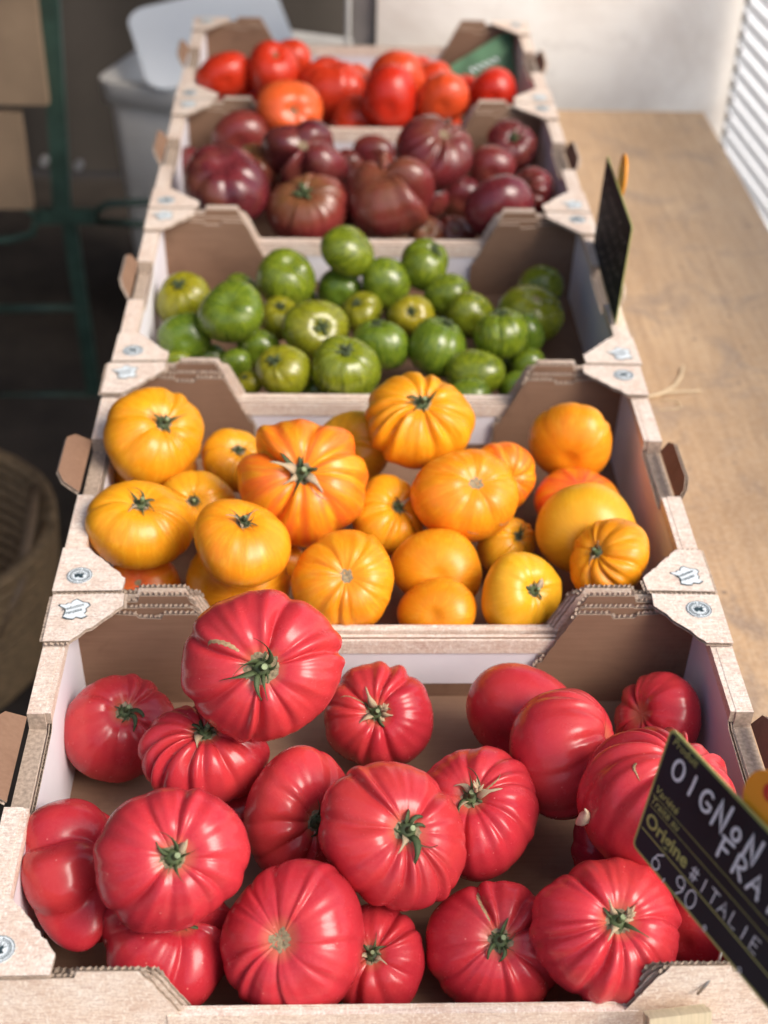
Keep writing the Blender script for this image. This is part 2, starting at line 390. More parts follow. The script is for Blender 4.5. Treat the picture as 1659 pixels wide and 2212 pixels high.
def make_tomato(row):
    tid, cr, x, y, z, a, cc, nx, ny, nz, nr, dep, stem, hue, label, ex, ey = row
    seed = sum(ord(ch)*(i+3) for i, ch in enumerate(tid))*7+cr; r = random.Random(seed)
    a *= {1: .97, 2: .99, 3: 1.05, 4: 1.07, 5: 1.08}[cr]; dep = dep*{1: 1.3, 2: 1.15}.get(cr, 1.2); c = a*cc; f = tomato_surface(seed, a, c, nr, dep, stem, ex, ey); nu, nv = RES[cr]
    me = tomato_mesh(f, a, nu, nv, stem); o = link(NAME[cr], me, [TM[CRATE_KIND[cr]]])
    n_ = Vector((nx, ny, nz)).normalized(); X = (CR-n_*n_.dot(CR)).normalized(); Y = n_.cross(X)
    mt = Matrix((X, Y, n_)).transposed().to_4x4(); mt.translation = Vector((x, y, z)); o.matrix_world = mt
    o['hue'] = float(hue); tag(o, label, 'tomato', GROUP[cr])
    ptop = Vector(f(np.array([.02]), np.array([0.]))[0][0]); zt = ptop.z
    if stem in ('calyx', 'dry'):
        s_ = a*(.39 if cr <= 2 else .30)*{'P1': 1.15, 'P3': .9, 'O4': 1.35}.get(tid, 1)
        if cr <= 2:
            sc = disc_patch(f, .135 if tid != 'P1' else .17, 3, 18, a*.012, a, .012, r).build('cork_ring', [CORK], o, True)
        hub = MB(); segs = 10
        hub.tube([(0, 0, zt-.02*a), (0, 0, zt+.045*a), (0, 0, zt+.08*a)], [.13*a, .12*a, .05*a], segs)
        hub.tube([(0, 0, zt+.05*a), (.02*a, .01*a, zt+.13*a), (.035*a, .02*a, zt+.19*a)], [.050*a, .042*a, .048*a], 8)
        hb = hub.build('calyx', [LEAF], o, True)
        if cr <= 2:
            cp = MB(); cp.tube([(.035*a, .02*a, zt+.188*a), (.036*a, .021*a, zt+.199*a)], .038*a, 8); cp.build('cut_stem_end', [CUT], hb)
            ns = r.choice((8, 9, 10))
            for k in range(ns):
                dry = (stem == 'dry' and k % 3 == 0) or r.random() < .12
                sm = (SEPALD if dry else SEPALS)[r.randrange(5 if dry else 10)]
                so_ = bpy.data.objects.new('sepal', sm); COL.objects.link(so_); so_.parent = hb
                an = 2*math.pi*(k+r.uniform(-.35, .35))/ns; L_ = s_*r.choice((.45, .6, .8, .95, 1.2))
                if tid == 'P12' and k == 0: an = -1.0; L_ = s_*1.9
                if tid == 'P2' and k in (0, 1): an = (.15, -.6)[k]; L_ = s_*1.7
                so_.location = (.08*a*math.cos(an), .08*a*math.sin(an), zt+.05*a); so_.rotation_euler = (r.uniform(-.5, .5), r.uniform(-.55, .1), an); so_.scale = (L_, L_*1.15, L_)
            if stem == 'dry':
                fl = MB()
                for k in range(9):
                    an = r.uniform(0, 6.28); l_ = a*r.uniform(.12, .24); d = Vector((math.cos(an)*.5+.5, math.sin(an)*.5+.35, 1)).normalized()
                    p0 = Vector((.08*a, .05*a, zt+.12*a)); sd_ = d.cross(Vector((0, 0, 1))).normalized()
                    fl.tube([p0, p0+d*l_*.5+sd_*l_*.1, p0+d*l_], [.012*a, .03*a, .006*a], 5)
                fl.build('withered_flower', [LEAFP], hb, True)
        else:
            sp = MB(); ns = r.choice((5, 6))
            for k in range(ns):
                an = 2*math.pi*(k+r.uniform(-.3, .3))/ns; l_ = s_*r.uniform(.7, 1.25); h = r.uniform(.0, .35)*l_
                cx_, sy_ = math.cos(an), math.sin(an)
                sp.tube([(.05*a*cx_, .05*a*sy_, zt+.06*a), (cx_*l_*.5, sy_*l_*.5, zt+.10*a+h), (cx_*l_, sy_*l_, zt+.10*a+h*.6)], [.05*a, .055*a, .012*a], 5)
            sp.build('sepals', [LEAF], hb, True)
    elif stem == 'scar':
        disc_patch(f, .115 if cr == 1 else .10, 4, 20, a*.006, a, .010, r).build('stem_scar', [CORK if cr != 5 else LEAF], o, True)
    elif stem == 'bloss':
        disc_patch(f, .07, 2, 10, a*.012, a, .010, r).build('blossom_scar', [CORK], o, True)
    if tid == 'P1': crack(f, o, math.radians(143), .30, .82, .030)
    if tid == 'P17': crack(f, o, math.radians(118), .25, 1.25, .028, -.2)
    if tid == 'P13': crack(f, o, math.radians(20), .2, .6, .012)
    if tid == 'P4': crack(f, o, math.radians(140), .2, .7, .014)
    if tid == 'O4': crack(f, o, math.radians(-60), .2, .6, .014)
    if tid == 'P8': crack(f, o, math.radians(200), .75, .9, .03)
    if tid == 'O6': crack(f, o, math.radians(-52), 1.15, 1.28, .03); crack(f, o, math.radians(-95), 1.2, 1.30, .02)
    return o

TOMATOES = [
    ('P1', 1, -0.1068, -0.1483, 0.0509, 0.066, 0.74, 0.048, -0.768, 0.639, 13, 0.105, 'calyx', 0.3, 'largest pink beefsteak tomato, topmost at the back, with a brown crack beside its stem', 1.0, 0.975),
    ('P2', 1, -0.2366, -0.0946, -0.0724, 0.0503, 0.74, 0.273, -0.282, 0.918, 9, 0.06, 'calyx', -0.1, 'smooth dark pink tomato in the back left corner of the front crate', 1.0, 0.974),
    ('P3', 1, -0.1554, -0.1691, -0.0278, 0.0527, 0.66, 0.098, -0.106, 0.989, 13, 0.13, 'calyx', 0.1, 'upright ribbed pink tomato directly below left of the largest one', 1.0, 0.885),
    ('P4', 1, -0.0091, -0.0869, -0.0674, 0.0522, 0.74, -0.099, -0.628, 0.772, 11, 0.125, 'dry', -0.05, 'ribbed pink tomato right of the largest one, with a dry straw coloured stem tip', 1.0, 0.916),
    ('P5', 1, 0.1175, -0.0957, -0.0575, 0.0545, 0.734, 0.499, 0.869, -0.038, 6, 0.012, 'none', 0.1, 'smooth stemless pink tomato at the back under the white wall strip', 1.0, 0.949),
    ('P6', 1, 0.1423, -0.1673, -0.0301, 0.0545, 0.831, 0.895, -0.026, 0.457, 12, 0.07, 'none', 0.1, 'tall stemless pink tomato leaning over the smooth one at the back right', 1.0, 1.0),
    ('P7', 1, 0.24, -0.0875, -0.0723, 0.0438, 0.66, -0.797, -0.191, 0.565, 11, 0.1, 'none', 0, 'low ribbed pink tomato hidden in the back right corner of the front crate', 1.0, 1.0),
    ('P8', 1, 0.201, -0.2507, -0.0006, 0.0664, 0.882, 0.316, 0.032, 0.959, 15, 0.135, 'none', 0.15, 'huge heavily ribbed pink tomato partly behind the near chalkboard sign', 1.0, 1.0),
    ('P9', 1, -0.2442, -0.2699, -0.049, 0.0651, 0.56, 0.927, 0.138, 0.306, 6, 0.34, 'none', -0.05, 'folded kidney shaped pink tomato against the left crate wall', 1.0, 1.0),
    ('P10', 1, -0.1665, -0.3149, 0.0165, 0.0556, 0.74, 0.18, -0.611, 0.771, 12, 0.08, 'calyx', 0.1, 'round pink tomato with curled green calyx in front of the folded one', 0.973, 1.0),
    ('P11', 1, -0.0771, -0.2182, -0.0484, 0.0549, 0.66, 0.511, -0.665, 0.546, 10, 0.07, 'calyx', 0, 'shaded pink tomato left of the centre one, its stem touching that neighbour', 0.949, 1.0),
    ('P12', 1, -0.0039, -0.273, -0.0076, 0.059, 0.74, 0.238, -0.573, 0.785, 14, 0.07, 'calyx', 0.2, 'bright pink tomato at the centre of the front crate, one long sepal hanging down', 0.98, 1.0),
    ('P13', 1, 0.0663, -0.2213, -0.04, 0.0552, 0.74, -0.251, -0.354, 0.9, 12, 0.08, 'dry', 0.02, 'pink tomato right of the centre one, with upright sepals and a withered flower', 0.925, 1.0),
    ('P14', 1, -0.0779, -0.3432, -0.0401, 0.0582, 0.74, -0.263, -0.577, 0.773, 14, 0.045, 'scar', 0.12, 'pink tomato at the front with a bare brown stem scar and no leaves', 0.941, 1.0),
    ('P15', 1, -0.1714, -0.3264, -0.0611, 0.0543, 0.66, 0.36, -0.055, 0.925, 9, 0.12, 'calyx', -0.15, 'dark pink tomato at the front left, under the one with the curled calyx', 1.0, 0.94),
    ('P16', 1, -0.0172, -0.3338, -0.0784, 0.0417, 0.74, -0.152, -0.444, 0.883, 10, 0.09, 'calyx', -0.08, 'small pink tomato at the front between the bare scarred one and the cracked one', 0.969, 1.0),
    ('P17', 1, 0.0726, -0.3301, -0.0696, 0.0529, 0.74, 0.003, -0.457, 0.89, 12, 0.1, 'calyx', 0.02, 'pink tomato at the front with a pale split running up from its stem', 1.0, 0.975),
    ('P18', 1, 0.1506, -0.3445, -0.0306, 0.0566, 0.74, 0.062, -0.434, 0.901, 15, 0.13, 'dry', 0.1, 'heavily ribbed pink tomato at the front right with a dried papery flower on its stem', 0.984, 1.0),
    ('P19', 1, 0.2253, -0.3217, -0.07, 0.0352, 0.74, 0.497, 0.701, -0.519, 8, 0.05, 'none', -0.2, 'pink tomato in the front right corner, mostly behind the chalkboard sign', 1.0, 0.98),
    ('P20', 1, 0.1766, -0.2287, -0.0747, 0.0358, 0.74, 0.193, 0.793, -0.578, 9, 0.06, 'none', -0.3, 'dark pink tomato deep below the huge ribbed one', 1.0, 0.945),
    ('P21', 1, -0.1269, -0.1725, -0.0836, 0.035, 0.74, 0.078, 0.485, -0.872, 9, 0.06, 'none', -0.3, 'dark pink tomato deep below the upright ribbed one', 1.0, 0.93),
    ('O1', 2, -0.2356, 0.253, 0.0029, 0.0554, 0.683, 0.396, -0.425, 0.815, 9, 0.09, 'calyx', 0.0, 'big yellow orange tomato topmost in the back left corner of the orange crate', 1.0, 0.968),
    ('O2', 2, -0.2374, 0.1211, -0.0121, 0.0549, 0.66, 0.124, -0.214, 0.969, 10, 0.05, 'calyx', -0.05, 'flat orange tomato standing upright against the left wall of the orange crate', 1.0, 0.893),
    ('O3', 2, -0.135, 0.0642, 0.01, 0.0458, 0.66, 0.104, -0.045, 0.993, 7, 0.04, 'calyx', 0.25, 'small deep orange tomato perched on another near the front left', 1.0, 1.0),
    ('O4', 2, -0.0808, 0.1696, 0.0043, 0.0685, 0.74, 0.019, -0.663, 0.748, 9, 0.22, 'calyx', 0.66, 'large lumpy tomato half yellow half red orange in the middle of the orange crate', 1.0, 0.936),
    ('O5', 2, 0.0407, 0.2643, 0.0172, 0.0591, 0.74, 0.023, -0.467, 0.884, 13, 0.14, 'calyx', 0.0, 'ribbed yellow orange tomato topmost by the low back wall of the orange crate', 1.0, 0.912),
    ('O6', 2, 0.0842, 0.172, -0.0128, 0.0528, 0.74, 0.235, -0.512, 0.826, 9, 0.05, 'scar', 0.3, 'orange tomato with bare pale scar and small black blemishes, right of centre', 1.0, 0.967),
    ('O7', 2, 0.1284, 0.2329, -0.0314, 0.038, 0.74, 0.269, -0.857, 0.441, 9, 0.06, 'none', 0.7, 'orange tomato with a red blush tucked behind the black blemished one', 0.979, 1.0),
    ('O8', 2, 0.2073, 0.2872, -0.0241, 0.0468, 0.66, 0.185, 0.975, 0.121, 10, 0.04, 'none', 0.2, 'rounded orange tomato with a red streaked base in the back right corner', 1.0, 0.916),
    ('O9', 2, 0.2089, 0.2214, -0.0572, 0.0456, 0.66, -0.015, -0.393, 0.919, 8, 0.04, 'bloss', 0.8, 'orange tomato with a crimson blossom end below the corner one', 1.0, 0.937),
    ('O10', 2, 0.2057, 0.1389, -0.0331, 0.051, 0.74, 0.166, 0.947, -0.274, 8, 0.03, 'none', -0.25, 'large mustard yellow tomato behind the ribbed one at the right wall', 1.0, 0.955),
    ('O11', 2, 0.2138, 0.0698, -0.0137, 0.0425, 0.66, -0.668, -0.358, 0.651, 12, 0.09, 'calyx', 0.1, 'ribbed orange tomato at the front right with its stem turned left', 1.0, 0.941),
    ('O12', 2, 0.1292, 0.049, -0.0395, 0.043, 0.74, 0.362, -0.631, 0.687, 9, 0.05, 'calyx', -0.3, 'pale yellow tomato with a dark green calyx beside the front wall', 1.0, 0.9),
    ('O13', 2, 0.0532, 0.101, -0.0504, 0.0451, 0.74, 0.073, 0.884, -0.462, 6, 0.02, 'none', 0.1, 'smooth egg shaped orange tomato above the small one at the front wall', 1.0, 0.88),
    ('O14', 2, 0.0502, 0.0446, -0.0561, 0.038, 0.74, 0.206, 0.848, -0.489, 6, 0.1, 'none', 0.15, 'small bumpy orange tomato at the front wall of the orange crate', 1.0, 0.851),
    ('O15', 2, -0.0397, 0.0554, -0.0284, 0.0504, 0.74, 0.071, -0.674, 0.736, 12, 0.06, 'scar', 0.2, 'orange tomato with a round pale scar and radiating ribs, behind the largest pink one', 1.0, 0.955),
    ('O16', 2, -0.1405, 0.0899, -0.0579, 0.0551, 0.74, -0.06, 0.956, -0.289, 11, 0.08, 'none', 0.1, 'orange tomato carrying the perched deep orange one', 1.0, 0.801),
    ('O17', 2, -0.2376, 0.1098, -0.0785, 0.0379, 0.74, -0.074, -0.714, 0.697, 9, 0.05, 'bloss', 0.4, 'orange tomato with red streaks round its tip under the flat upright one', 1.0, 0.831),
    ('O18', 2, -0.1887, 0.1907, -0.0343, 0.0383, 0.74, -0.041, -0.807, 0.589, 10, 0.06, 'calyx', -0.15, 'half hidden yellow tomato between the three at the left of the orange crate', 1.0, 0.857),
    ('O19', 2, -0.1537, 0.2779, -0.0442, 0.0373, 0.66, 0.188, -0.374, 0.909, 10, 0.06, 'calyx', -0.1, 'ribbed yellow tomato behind the lumpy two coloured one, on its left', 1.0, 0.956),
    ('O20', 2, -0.0278, 0.2901, -0.0357, 0.0451, 0.74, -0.481, -0.622, 0.618, 9, 0.04, 'calyx', -0.2, 'yellow tomato behind the lumpy two coloured one, against the low back wall', 1.0, 0.93),
    ('O21', 2, 0.0067, 0.18, -0.0452, 0.0427, 0.66, 0.417, -0.414, 0.809, 10, 0.06, 'calyx', -0.05, 'yellow orange tomato with a dark calyx between the lumpy and the blemished ones', 0.954, 1.0),
    ('O23', 2, 0.129, 0.1668, -0.0726, 0.032, 0.893, 0.438, -0.407, 0.802, 11, 0.08, 'calyx', -0.2, 'small ribbed yellow tomato under the black blemished one', 1.0, 0.982),
    ('O24', 2, -0.2419, 0.2793, -0.0638, 0.0476, 0.74, -0.121, 0.812, -0.571, 8, 0.05, 'none', 0.1, 'shaded orange tomato under the big corner one', 1.0, 0.804),
    ('O25', 2, -0.1054, 0.1408, -0.0748, 0.0281, 0.74, -0.037, 0.781, -0.623, 8, 0.05, 'none', 0.2, 'small shaded orange tomato behind the perched deep orange one', 1.0, 0.966),
    ('G1', 3, -0.2404, 0.6439, -0.0485, 0.0343, 0.92, -0.118, -0.346, 0.928, 8, 0.03, 'calyx', 0.5, 'yellow shouldered green tomato in the back left of the green crate', 1.0, 0.993),
    ('G2', 3, -0.1741, 0.565, -0.0209, 0.0391, 0.84, -0.061, -0.666, 0.743, 6, 0.02, 'none', -0.2, 'large bright green striped tomato without a stem, on top at the left', 0.982, 1.0),
    ('G2b', 3, -0.1708, 0.7044, -0.0632, 0.022, 0.84, -0.059, 0.965, -0.257, 6, 0.03, 'none', -0.1, 'green tomato mostly hidden behind the large bright green striped one', 1.0, 0.93),
    ('G3', 3, -0.2325, 0.57, -0.0579, 0.0322, 0.84, -0.095, 0.949, -0.299, 6, 0.02, 'none', -0.4, 'dark green tomato against the left wall of the green crate', 1.0, 0.908),
    ('G4', 3, -0.1107, 0.6841, -0.0372, 0.0394, 0.84, 0.159, -0.393, 0.907, 3, 0.14, 'none', 0.0, 'heart shaped green tomato with a cleft under the low back wall', 1.0, 0.905),
    ('G5', 3, -0.0308, 0.7016, -0.0054, 0.0343, 0.84, 0.837, 0.038, 0.549, 5, 0.03, 'none', 0.05, 'egg shaped lime green tomato topmost at the low back wall', 1.0, 1.0),
    ('G6', 3, -0.0413, 0.7014, -0.0618, 0.03, 0.84, 0.004, 0.983, -0.186, 6, 0.02, 'none', -0.4, 'plain green tomato directly below the egg shaped one', 1.0, 0.884),
    ('G7', 3, -0.1165, 0.6232, -0.0615, 0.0272, 0.846, 0.027, -0.33, 0.944, 8, 0.03, 'calyx', 0.4, 'yellowish green tomato right of the large bright striped one', 0.973, 1.0),
    ('G8', 3, -0.0709, 0.5534, -0.0387, 0.0393, 0.84, 0.25, -0.779, 0.575, 9, 0.03, 'calyx', 0.3, 'big olive green tomato with a dark calyx in the middle of the green crate', 1.0, 0.952),
    ('G9', 3, -0.0129, 0.6381, -0.0608, 0.0274, 0.84, -0.286, -0.41, 0.866, 7, 0.03, 'calyx', 0.4, 'olive tomato behind and right of the big olive one', 1.0, 0.936),
    ('G10', 3, -0.1425, 0.5625, -0.07, 0.0254, 0.84, -0.045, 0.99, -0.132, 6, 0.02, 'none', -0.2, 'plain green tomato below the large bright striped one', 1.0, 0.982),
    ('G11', 3, -0.1079, 0.4552, -0.0382, 0.032, 0.84, -0.373, -0.463, 0.802, 9, 0.03, 'calyx', 0.4, 'yellow green tomato with a star calyx near the front left wall', 1.0, 0.936),
    ('G12', 3, -0.0352, 0.4563, -0.0358, 0.0402, 0.84, 0.03, -0.346, 0.938, 10, 0.04, 'calyx', 0.1, 'largest green tomato at the front wall, stem pointing up', 1.0, 0.907),
    ('G13', 3, 0.009, 0.5313, -0.0462, 0.0322, 0.92, -0.18, 0.104, 0.978, 6, 0.02, 'calyx', -0.3, 'bright green tomato right of centre with a short dark stem', 1.0, 1.0),
    ('G14', 3, -0.1677, 0.5186, -0.0694, 0.0203, 0.84, -0.062, 0.961, -0.271, 6, 0.02, 'none', -0.2, 'green tomato peeking over the front left corner panel', 1.0, 0.989),
    ('G15', 3, -0.1487, 0.4577, -0.0571, 0.0153, 0.92, -0.356, -0.377, 0.853, 6, 0.02, 'calyx', 0.5, 'small yellow green tomato beside the corner panel edge', 1.0, 1.0),
    ('G16', 3, -0.0701, 0.4609, -0.0727, 0.0182, 0.84, -0.011, 0.938, -0.345, 6, 0.02, 'none', -0.2, 'green tomato just showing over the front wall, left part', 1.0, 0.895),
    ('G17', 3, 0.0196, 0.6852, -0.0426, 0.0315, 0.84, 0.027, 0.996, 0.082, 5, 0.04, 'none', -0.1, 'pear shaped green tomato below the low back wall, centre', 0.977, 1.0),
    ('G18', 3, 0.0704, 0.7085, -0.0258, 0.0322, 0.91, 0.47, -0.287, 0.833, 4, 0.1, 'calyx', 0.0, 'cleft lime green tomato leaning on the low back wall, dark stem on its right', 1.0, 1.0),
    ('G19', 3, 0.0993, 0.6646, -0.0499, 0.0301, 0.84, 0.334, 0.933, -0.131, 6, 0.02, 'none', 0.0, 'oval green tomato right of the pear shaped one', 1.0, 0.915),
    ('G20', 3, 0.0504, 0.6095, -0.0486, 0.0293, 0.84, -0.057, -0.757, 0.651, 8, 0.03, 'calyx', 0.7, 'flat yellow tomato with a brown spot in the middle of the green crate', 1.0, 0.826),
    ('G21', 3, 0.1264, 0.6152, -0.0511, 0.0295, 0.84, 0.083, 0.99, -0.114, 6, 0.02, 'none', 0.25, 'olive green tomato right of the flat yellow one', 1.0, 0.976),
    ('G22', 3, 0.0775, 0.5287, -0.0475, 0.0357, 0.92, 0.35, 0.264, 0.897, 9, 0.04, 'calyx', -0.3, 'deep green ribbed tomato with a bent stem right of centre', 1.0, 1.0),
    ('G23', 3, 0.1572, 0.5444, -0.0376, 0.0336, 0.865, -0.056, 0.169, 0.984, 10, 0.05, 'calyx', -0.1, 'green tomato with a notched top and stem near the right wall', 1.0, 1.0),
    ('G24', 3, 0.1921, 0.5782, -0.0565, 0.0244, 0.84, 0.124, 0.963, -0.238, 6, 0.02, 'none', -0.4, 'dark green tomato behind the notched one', 0.981, 1.0),
    ('G25', 3, 0.2042, 0.6338, -0.0579, 0.0415, 0.84, 0.152, -0.357, 0.919, 6, 0.02, 'scar', 0.2, 'large smooth olive tomato at the right wall of the green crate', 1.0, 0.943),
    ('G26', 3, 0.2265, 0.7106, -0.0594, 0.0302, 0.84, 0.128, 0.978, -0.162, 6, 0.02, 'none', 0.2, 'olive tomato in the back right corner of the green crate', 1.0, 0.903),
    ('G27', 3, 0.1207, 0.4849, -0.0589, 0.0329, 0.84, 0.086, 0.989, -0.121, 6, 0.04, 'none', 0.1, 'green tomato with a pale central stripe at the front right', 1.0, 0.897),
    ('G28', 3, 0.1107, 0.4395, -0.0621, 0.0262, 0.84, 0.09, 0.945, -0.314, 6, 0.02, 'none', -0.2, 'green tomato just showing over the front wall, right part', 1.0, 0.806),
    ('G29', 3, 0.1927, 0.5355, -0.0769, 0.0218, 0.84, 0.128, 0.952, -0.28, 6, 0.02, 'none', -0.2, 'shaded green tomato near the front right corner panel', 1.0, 0.968),
    ('G30', 3, 0.171, 0.4856, -0.0785, 0.0202, 0.84, 0.12, 0.945, -0.303, 6, 0.02, 'none', -0.3, 'dark green tomato touching the front right corner panel', 1.0, 0.954),
    ('G31', 3, -0.24, 0.534, -0.0712, 0.0148, 0.84, -0.102, 0.936, -0.338, 6, 0.02, 'none', 0.1, 'lime green tomato peeking above the front left corner flap', 1.0, 0.863),
    ('K1', 4, -0.2, 0.915, -0.0083, 0.059, 0.76, -0.069, -0.495, 0.864, 7, 0.04, 'none', 0, 'large smooth purple brown tomato at the left front of the dark crate', 1.0, 0.954),
    ('K1b', 4, -0.2708, 1.0926, -0.0621, 0.032, 0.76, -0.087, 0.987, -0.133, 7, 0.04, 'none', -0.1, 'shaded purple tomato in the left corner behind the large smooth one', 0.954, 1.0),
    ('K2', 4, -0.166, 1.0184, -0.0314, 0.0385, 0.92, -0.36, -0.351, 0.858, 8, 0.06, 'calyx', 0.6, 'olive shouldered brown tomato behind the large smooth one', 1.0, 1.0),
    ('K3', 4, -0.1914, 1.1437, -0.0268, 0.0402, 0.76, 0.08, 0.995, -0.075, 7, 0.03, 'none', 0.45, 'reddish tomato at the back left of the dark crate', 1.0, 0.891),
    ('K4', 4, -0.0885, 0.9898, 0.0032, 0.0579, 0.76, -0.117, -0.67, 0.732, 4, 0.26, 'scar', 0.0, 'cleft purple tomato with a brown scar at the back wall of the dark crate', 1.0, 0.866),
    ('K5', 4, -0.0853, 0.8922, -0.0353, 0.0557, 0.76, -0.147, -0.488, 0.859, 14, 0.07, 'calyx', 0.55, 'ribbed reddish brown tomato with green shoulders at the front wall', 1.0, 0.909),
    ('K6', 4, 0.0307, 0.903, -0.0157, 0.063, 0.775, -0.235, -0.322, 0.917, 5, 0.28, 'none', 0.35, 'three lobed brownish red tomato in the middle of the dark crate', 1.0, 1.0),
    ('K6b', 4, 0.091, 0.9778, -0.0572, 0.0287, 0.76, 0.059, 0.987, -0.153, 7, 0.04, 'none', 0.2, 'small dark red tomato right of the three lobed one', 0.94, 1.0),
    ('K7', 4, 0.0978, 0.9955, 0.0102, 0.0548, 0.76, 0.343, -0.323, 0.879, 11, 0.12, 'scar', 0.15, 'shiny ribbed wine red tomato topmost at the back right', 1.0, 1.0),
    ('K8', 4, 0.2263, 1.1279, -0.0332, 0.0382, 0.76, 0.076, -0.691, 0.716, 10, 0.06, 'calyx', 0.1, 'dusky tomato with a green calyx in the back right corner panel', 0.996, 1.0),
    ('K9', 4, 0.1906, 1.0502, -0.0348, 0.0322, 0.76, 0.09, 0.996, -0.026, 7, 0.03, 'none', 0.25, 'round wine red tomato beside the shiny topmost one', 1.0, 0.964),
    ('K10', 4, 0.1851, 0.8747, -0.0208, 0.0463, 0.76, -0.037, 0.998, -0.061, 8, 0.04, 'none', 0, 'large dull purple tomato near the front right corner panel', 1.0, 0.959),
    ('K11', 4, 0.2434, 0.9723, -0.0384, 0.0327, 0.76, -0.646, -0.577, 0.505, 12, 0.09, 'calyx', 0.2, 'ribbed purple tomato touching the right wall of the dark crate', 1.0, 0.948),
    ('K12', 4, 0.0149, 1.1546, -0.0583, 0.0321, 0.76, 0.027, 0.975, -0.221, 8, 0.05, 'none', 0.1, 'brown tomato behind the three lobed one, under the back wall', 1.0, 0.835),
    ('K13', 4, -0.026, 1.1296, -0.0697, 0.0239, 0.76, 0.009, 0.99, -0.14, 8, 0.05, 'none', 0.1, 'small brown tomato between the cleft one and the three lobed one', 1.0, 0.988),
    ('K14', 4, 0.1288, 0.9186, -0.0828, 0.027, 0.76, -0.086, -0.706, 0.703, 9, 0.05, 'scar', 0.3, 'low brown tomato by the front wall of the dark crate', 1.0, 0.926),
    ('K14b', 4, 0.085, 0.9017, -0.0752, 0.0267, 0.76, -0.066, -0.729, 0.681, 9, 0.05, 'scar', 0.5, 'low speckled brown tomato left of its twin by the front wall', 1.0, 0.891),
    ('K15', 4, 0.0068, 0.9274, -0.0788, 0.027, 0.76, -0.029, -0.733, 0.68, 9, 0.05, 'calyx', 0, 'low dark tomato with green calyx under the three lobed one', 1.0, 0.891),
    ('R1', 5, -0.2303, 1.3695, -0.0148, 0.0433, 0.82, -0.063, 0.995, -0.076, 8, 0.04, 'none', 0.1, 'red tomato in the back left corner of the farthest crate', 1.0, 0.847),
    ('R2', 5, -0.1495, 1.3643, -0.0016, 0.0408, 0.92, 0.168, -0.478, 0.865, 6, 0.03, 'scar', 0.1, 'round red tomato with a small green dot, at the back left', 1.0, 0.992),
    ('R3', 5, -0.1201, 1.478, -0.025, 0.033, 0.82, -0.022, 0.997, 0.077, 6, 0.04, 'none', 0.2, 'orange red tomato behind the one with the green dot', 0.97, 1.0),
    ('R4', 5, -0.1172, 1.1762, 0.0024, 0.0476, 0.82, 0.187, -0.934, 0.303, 5, 0.02, 'scar', 1, 'bright orange tomato with a green stem spot at the front left', 1.0, 0.909),
    ('R5', 5, -0.0508, 1.368, -0.0379, 0.0554, 0.898, -0.003, -0.061, 0.998, 6, 0.06, 'none', 0.15, 'pointed red tomato in the middle of the farthest crate', 1.0, 1.0),
    ('R5b', 5, -0.0094, 1.4306, -0.0473, 0.0303, 0.82, 0.012, 0.998, 0.063, 6, 0.04, 'none', 0.5, 'orange red tomato behind the pointed one', 0.945, 1.0),
    ('R6', 5, -0.0063, 1.2975, -0.063, 0.0452, 0.82, 0.016, 0.993, -0.119, 5, 0.03, 'none', 0.2, 'low red tomato in the middle of the front wall', 1.0, 0.83),
    ('R7', 5, 0.042, 1.2669, -0.0116, 0.0465, 0.82, 0.087, 0.995, 0.056, 5, 0.03, 'none', 0.0, 'tall rosy red tomato right of the pointed one', 0.939, 1.0),
    ('R8', 5, 0.0577, 1.3699, -0.0109, 0.0427, 0.82, 0.032, 0.992, 0.119, 7, 0.06, 'none', 0.45, 'orange red tomato at the back wall behind the tall rosy one', 1.0, 0.931),
    ('R9', 5, 0.1279, 1.2611, -0.0083, 0.0397, 0.82, 0.06, 0.998, 0.022, 7, 0.07, 'none', 0.5, 'ribbed orange red tomato left of the green leaflet', 1.0, 0.969),
    ('R10', 5, 0.1217, 1.4213, -0.0381, 0.0334, 0.82, 0.056, 0.998, -0.006, 6, 0.04, 'none', 0.3, 'red tomato behind the ribbed one near the leaflet', 1.0, 0.93),
    ('R11', 5, 0.1195, 1.294, -0.0632, 0.0376, 0.82, 0.061, 0.992, -0.108, 6, 0.05, 'none', 0.4, 'red tomato at the front wall below the ribbed one', 1.0, 0.843),
    ('R12', 5, 0.2228, 1.3806, -0.0404, 0.0401, 0.82, 0.094, 0.993, -0.073, 6, 0.02, 'none', -0.2, 'dark red tomato below the green leaflet at the right', 1.0, 0.86),
    ('R13', 5, -0.2468, 1.4071, -0.0541, 0.0277, 0.82, 0.078, -0.844, 0.531, 6, 0.03, 'scar', 0.4, 'red tomato with yellow spot showing over the front left flap', 1.0, 0.766),
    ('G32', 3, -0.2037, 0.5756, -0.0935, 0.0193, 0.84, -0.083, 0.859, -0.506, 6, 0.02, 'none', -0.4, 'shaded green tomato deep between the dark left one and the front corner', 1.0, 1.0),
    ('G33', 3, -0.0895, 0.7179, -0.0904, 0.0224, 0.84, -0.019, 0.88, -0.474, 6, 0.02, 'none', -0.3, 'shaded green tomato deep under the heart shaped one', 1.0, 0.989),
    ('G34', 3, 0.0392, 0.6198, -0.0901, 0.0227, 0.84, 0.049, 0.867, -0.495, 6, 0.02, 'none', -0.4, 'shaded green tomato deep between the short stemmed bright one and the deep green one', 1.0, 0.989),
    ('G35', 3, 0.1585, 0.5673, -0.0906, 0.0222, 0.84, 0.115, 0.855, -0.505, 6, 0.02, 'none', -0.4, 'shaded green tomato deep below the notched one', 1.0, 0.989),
    ('G36', 3, 0.0377, 0.7066, -0.0922, 0.0205, 0.84, 0.046, 0.878, -0.477, 6, 0.02, 'none', -0.2, 'shaded green tomato deep under the pear shaped one', 1.0, 0.963),
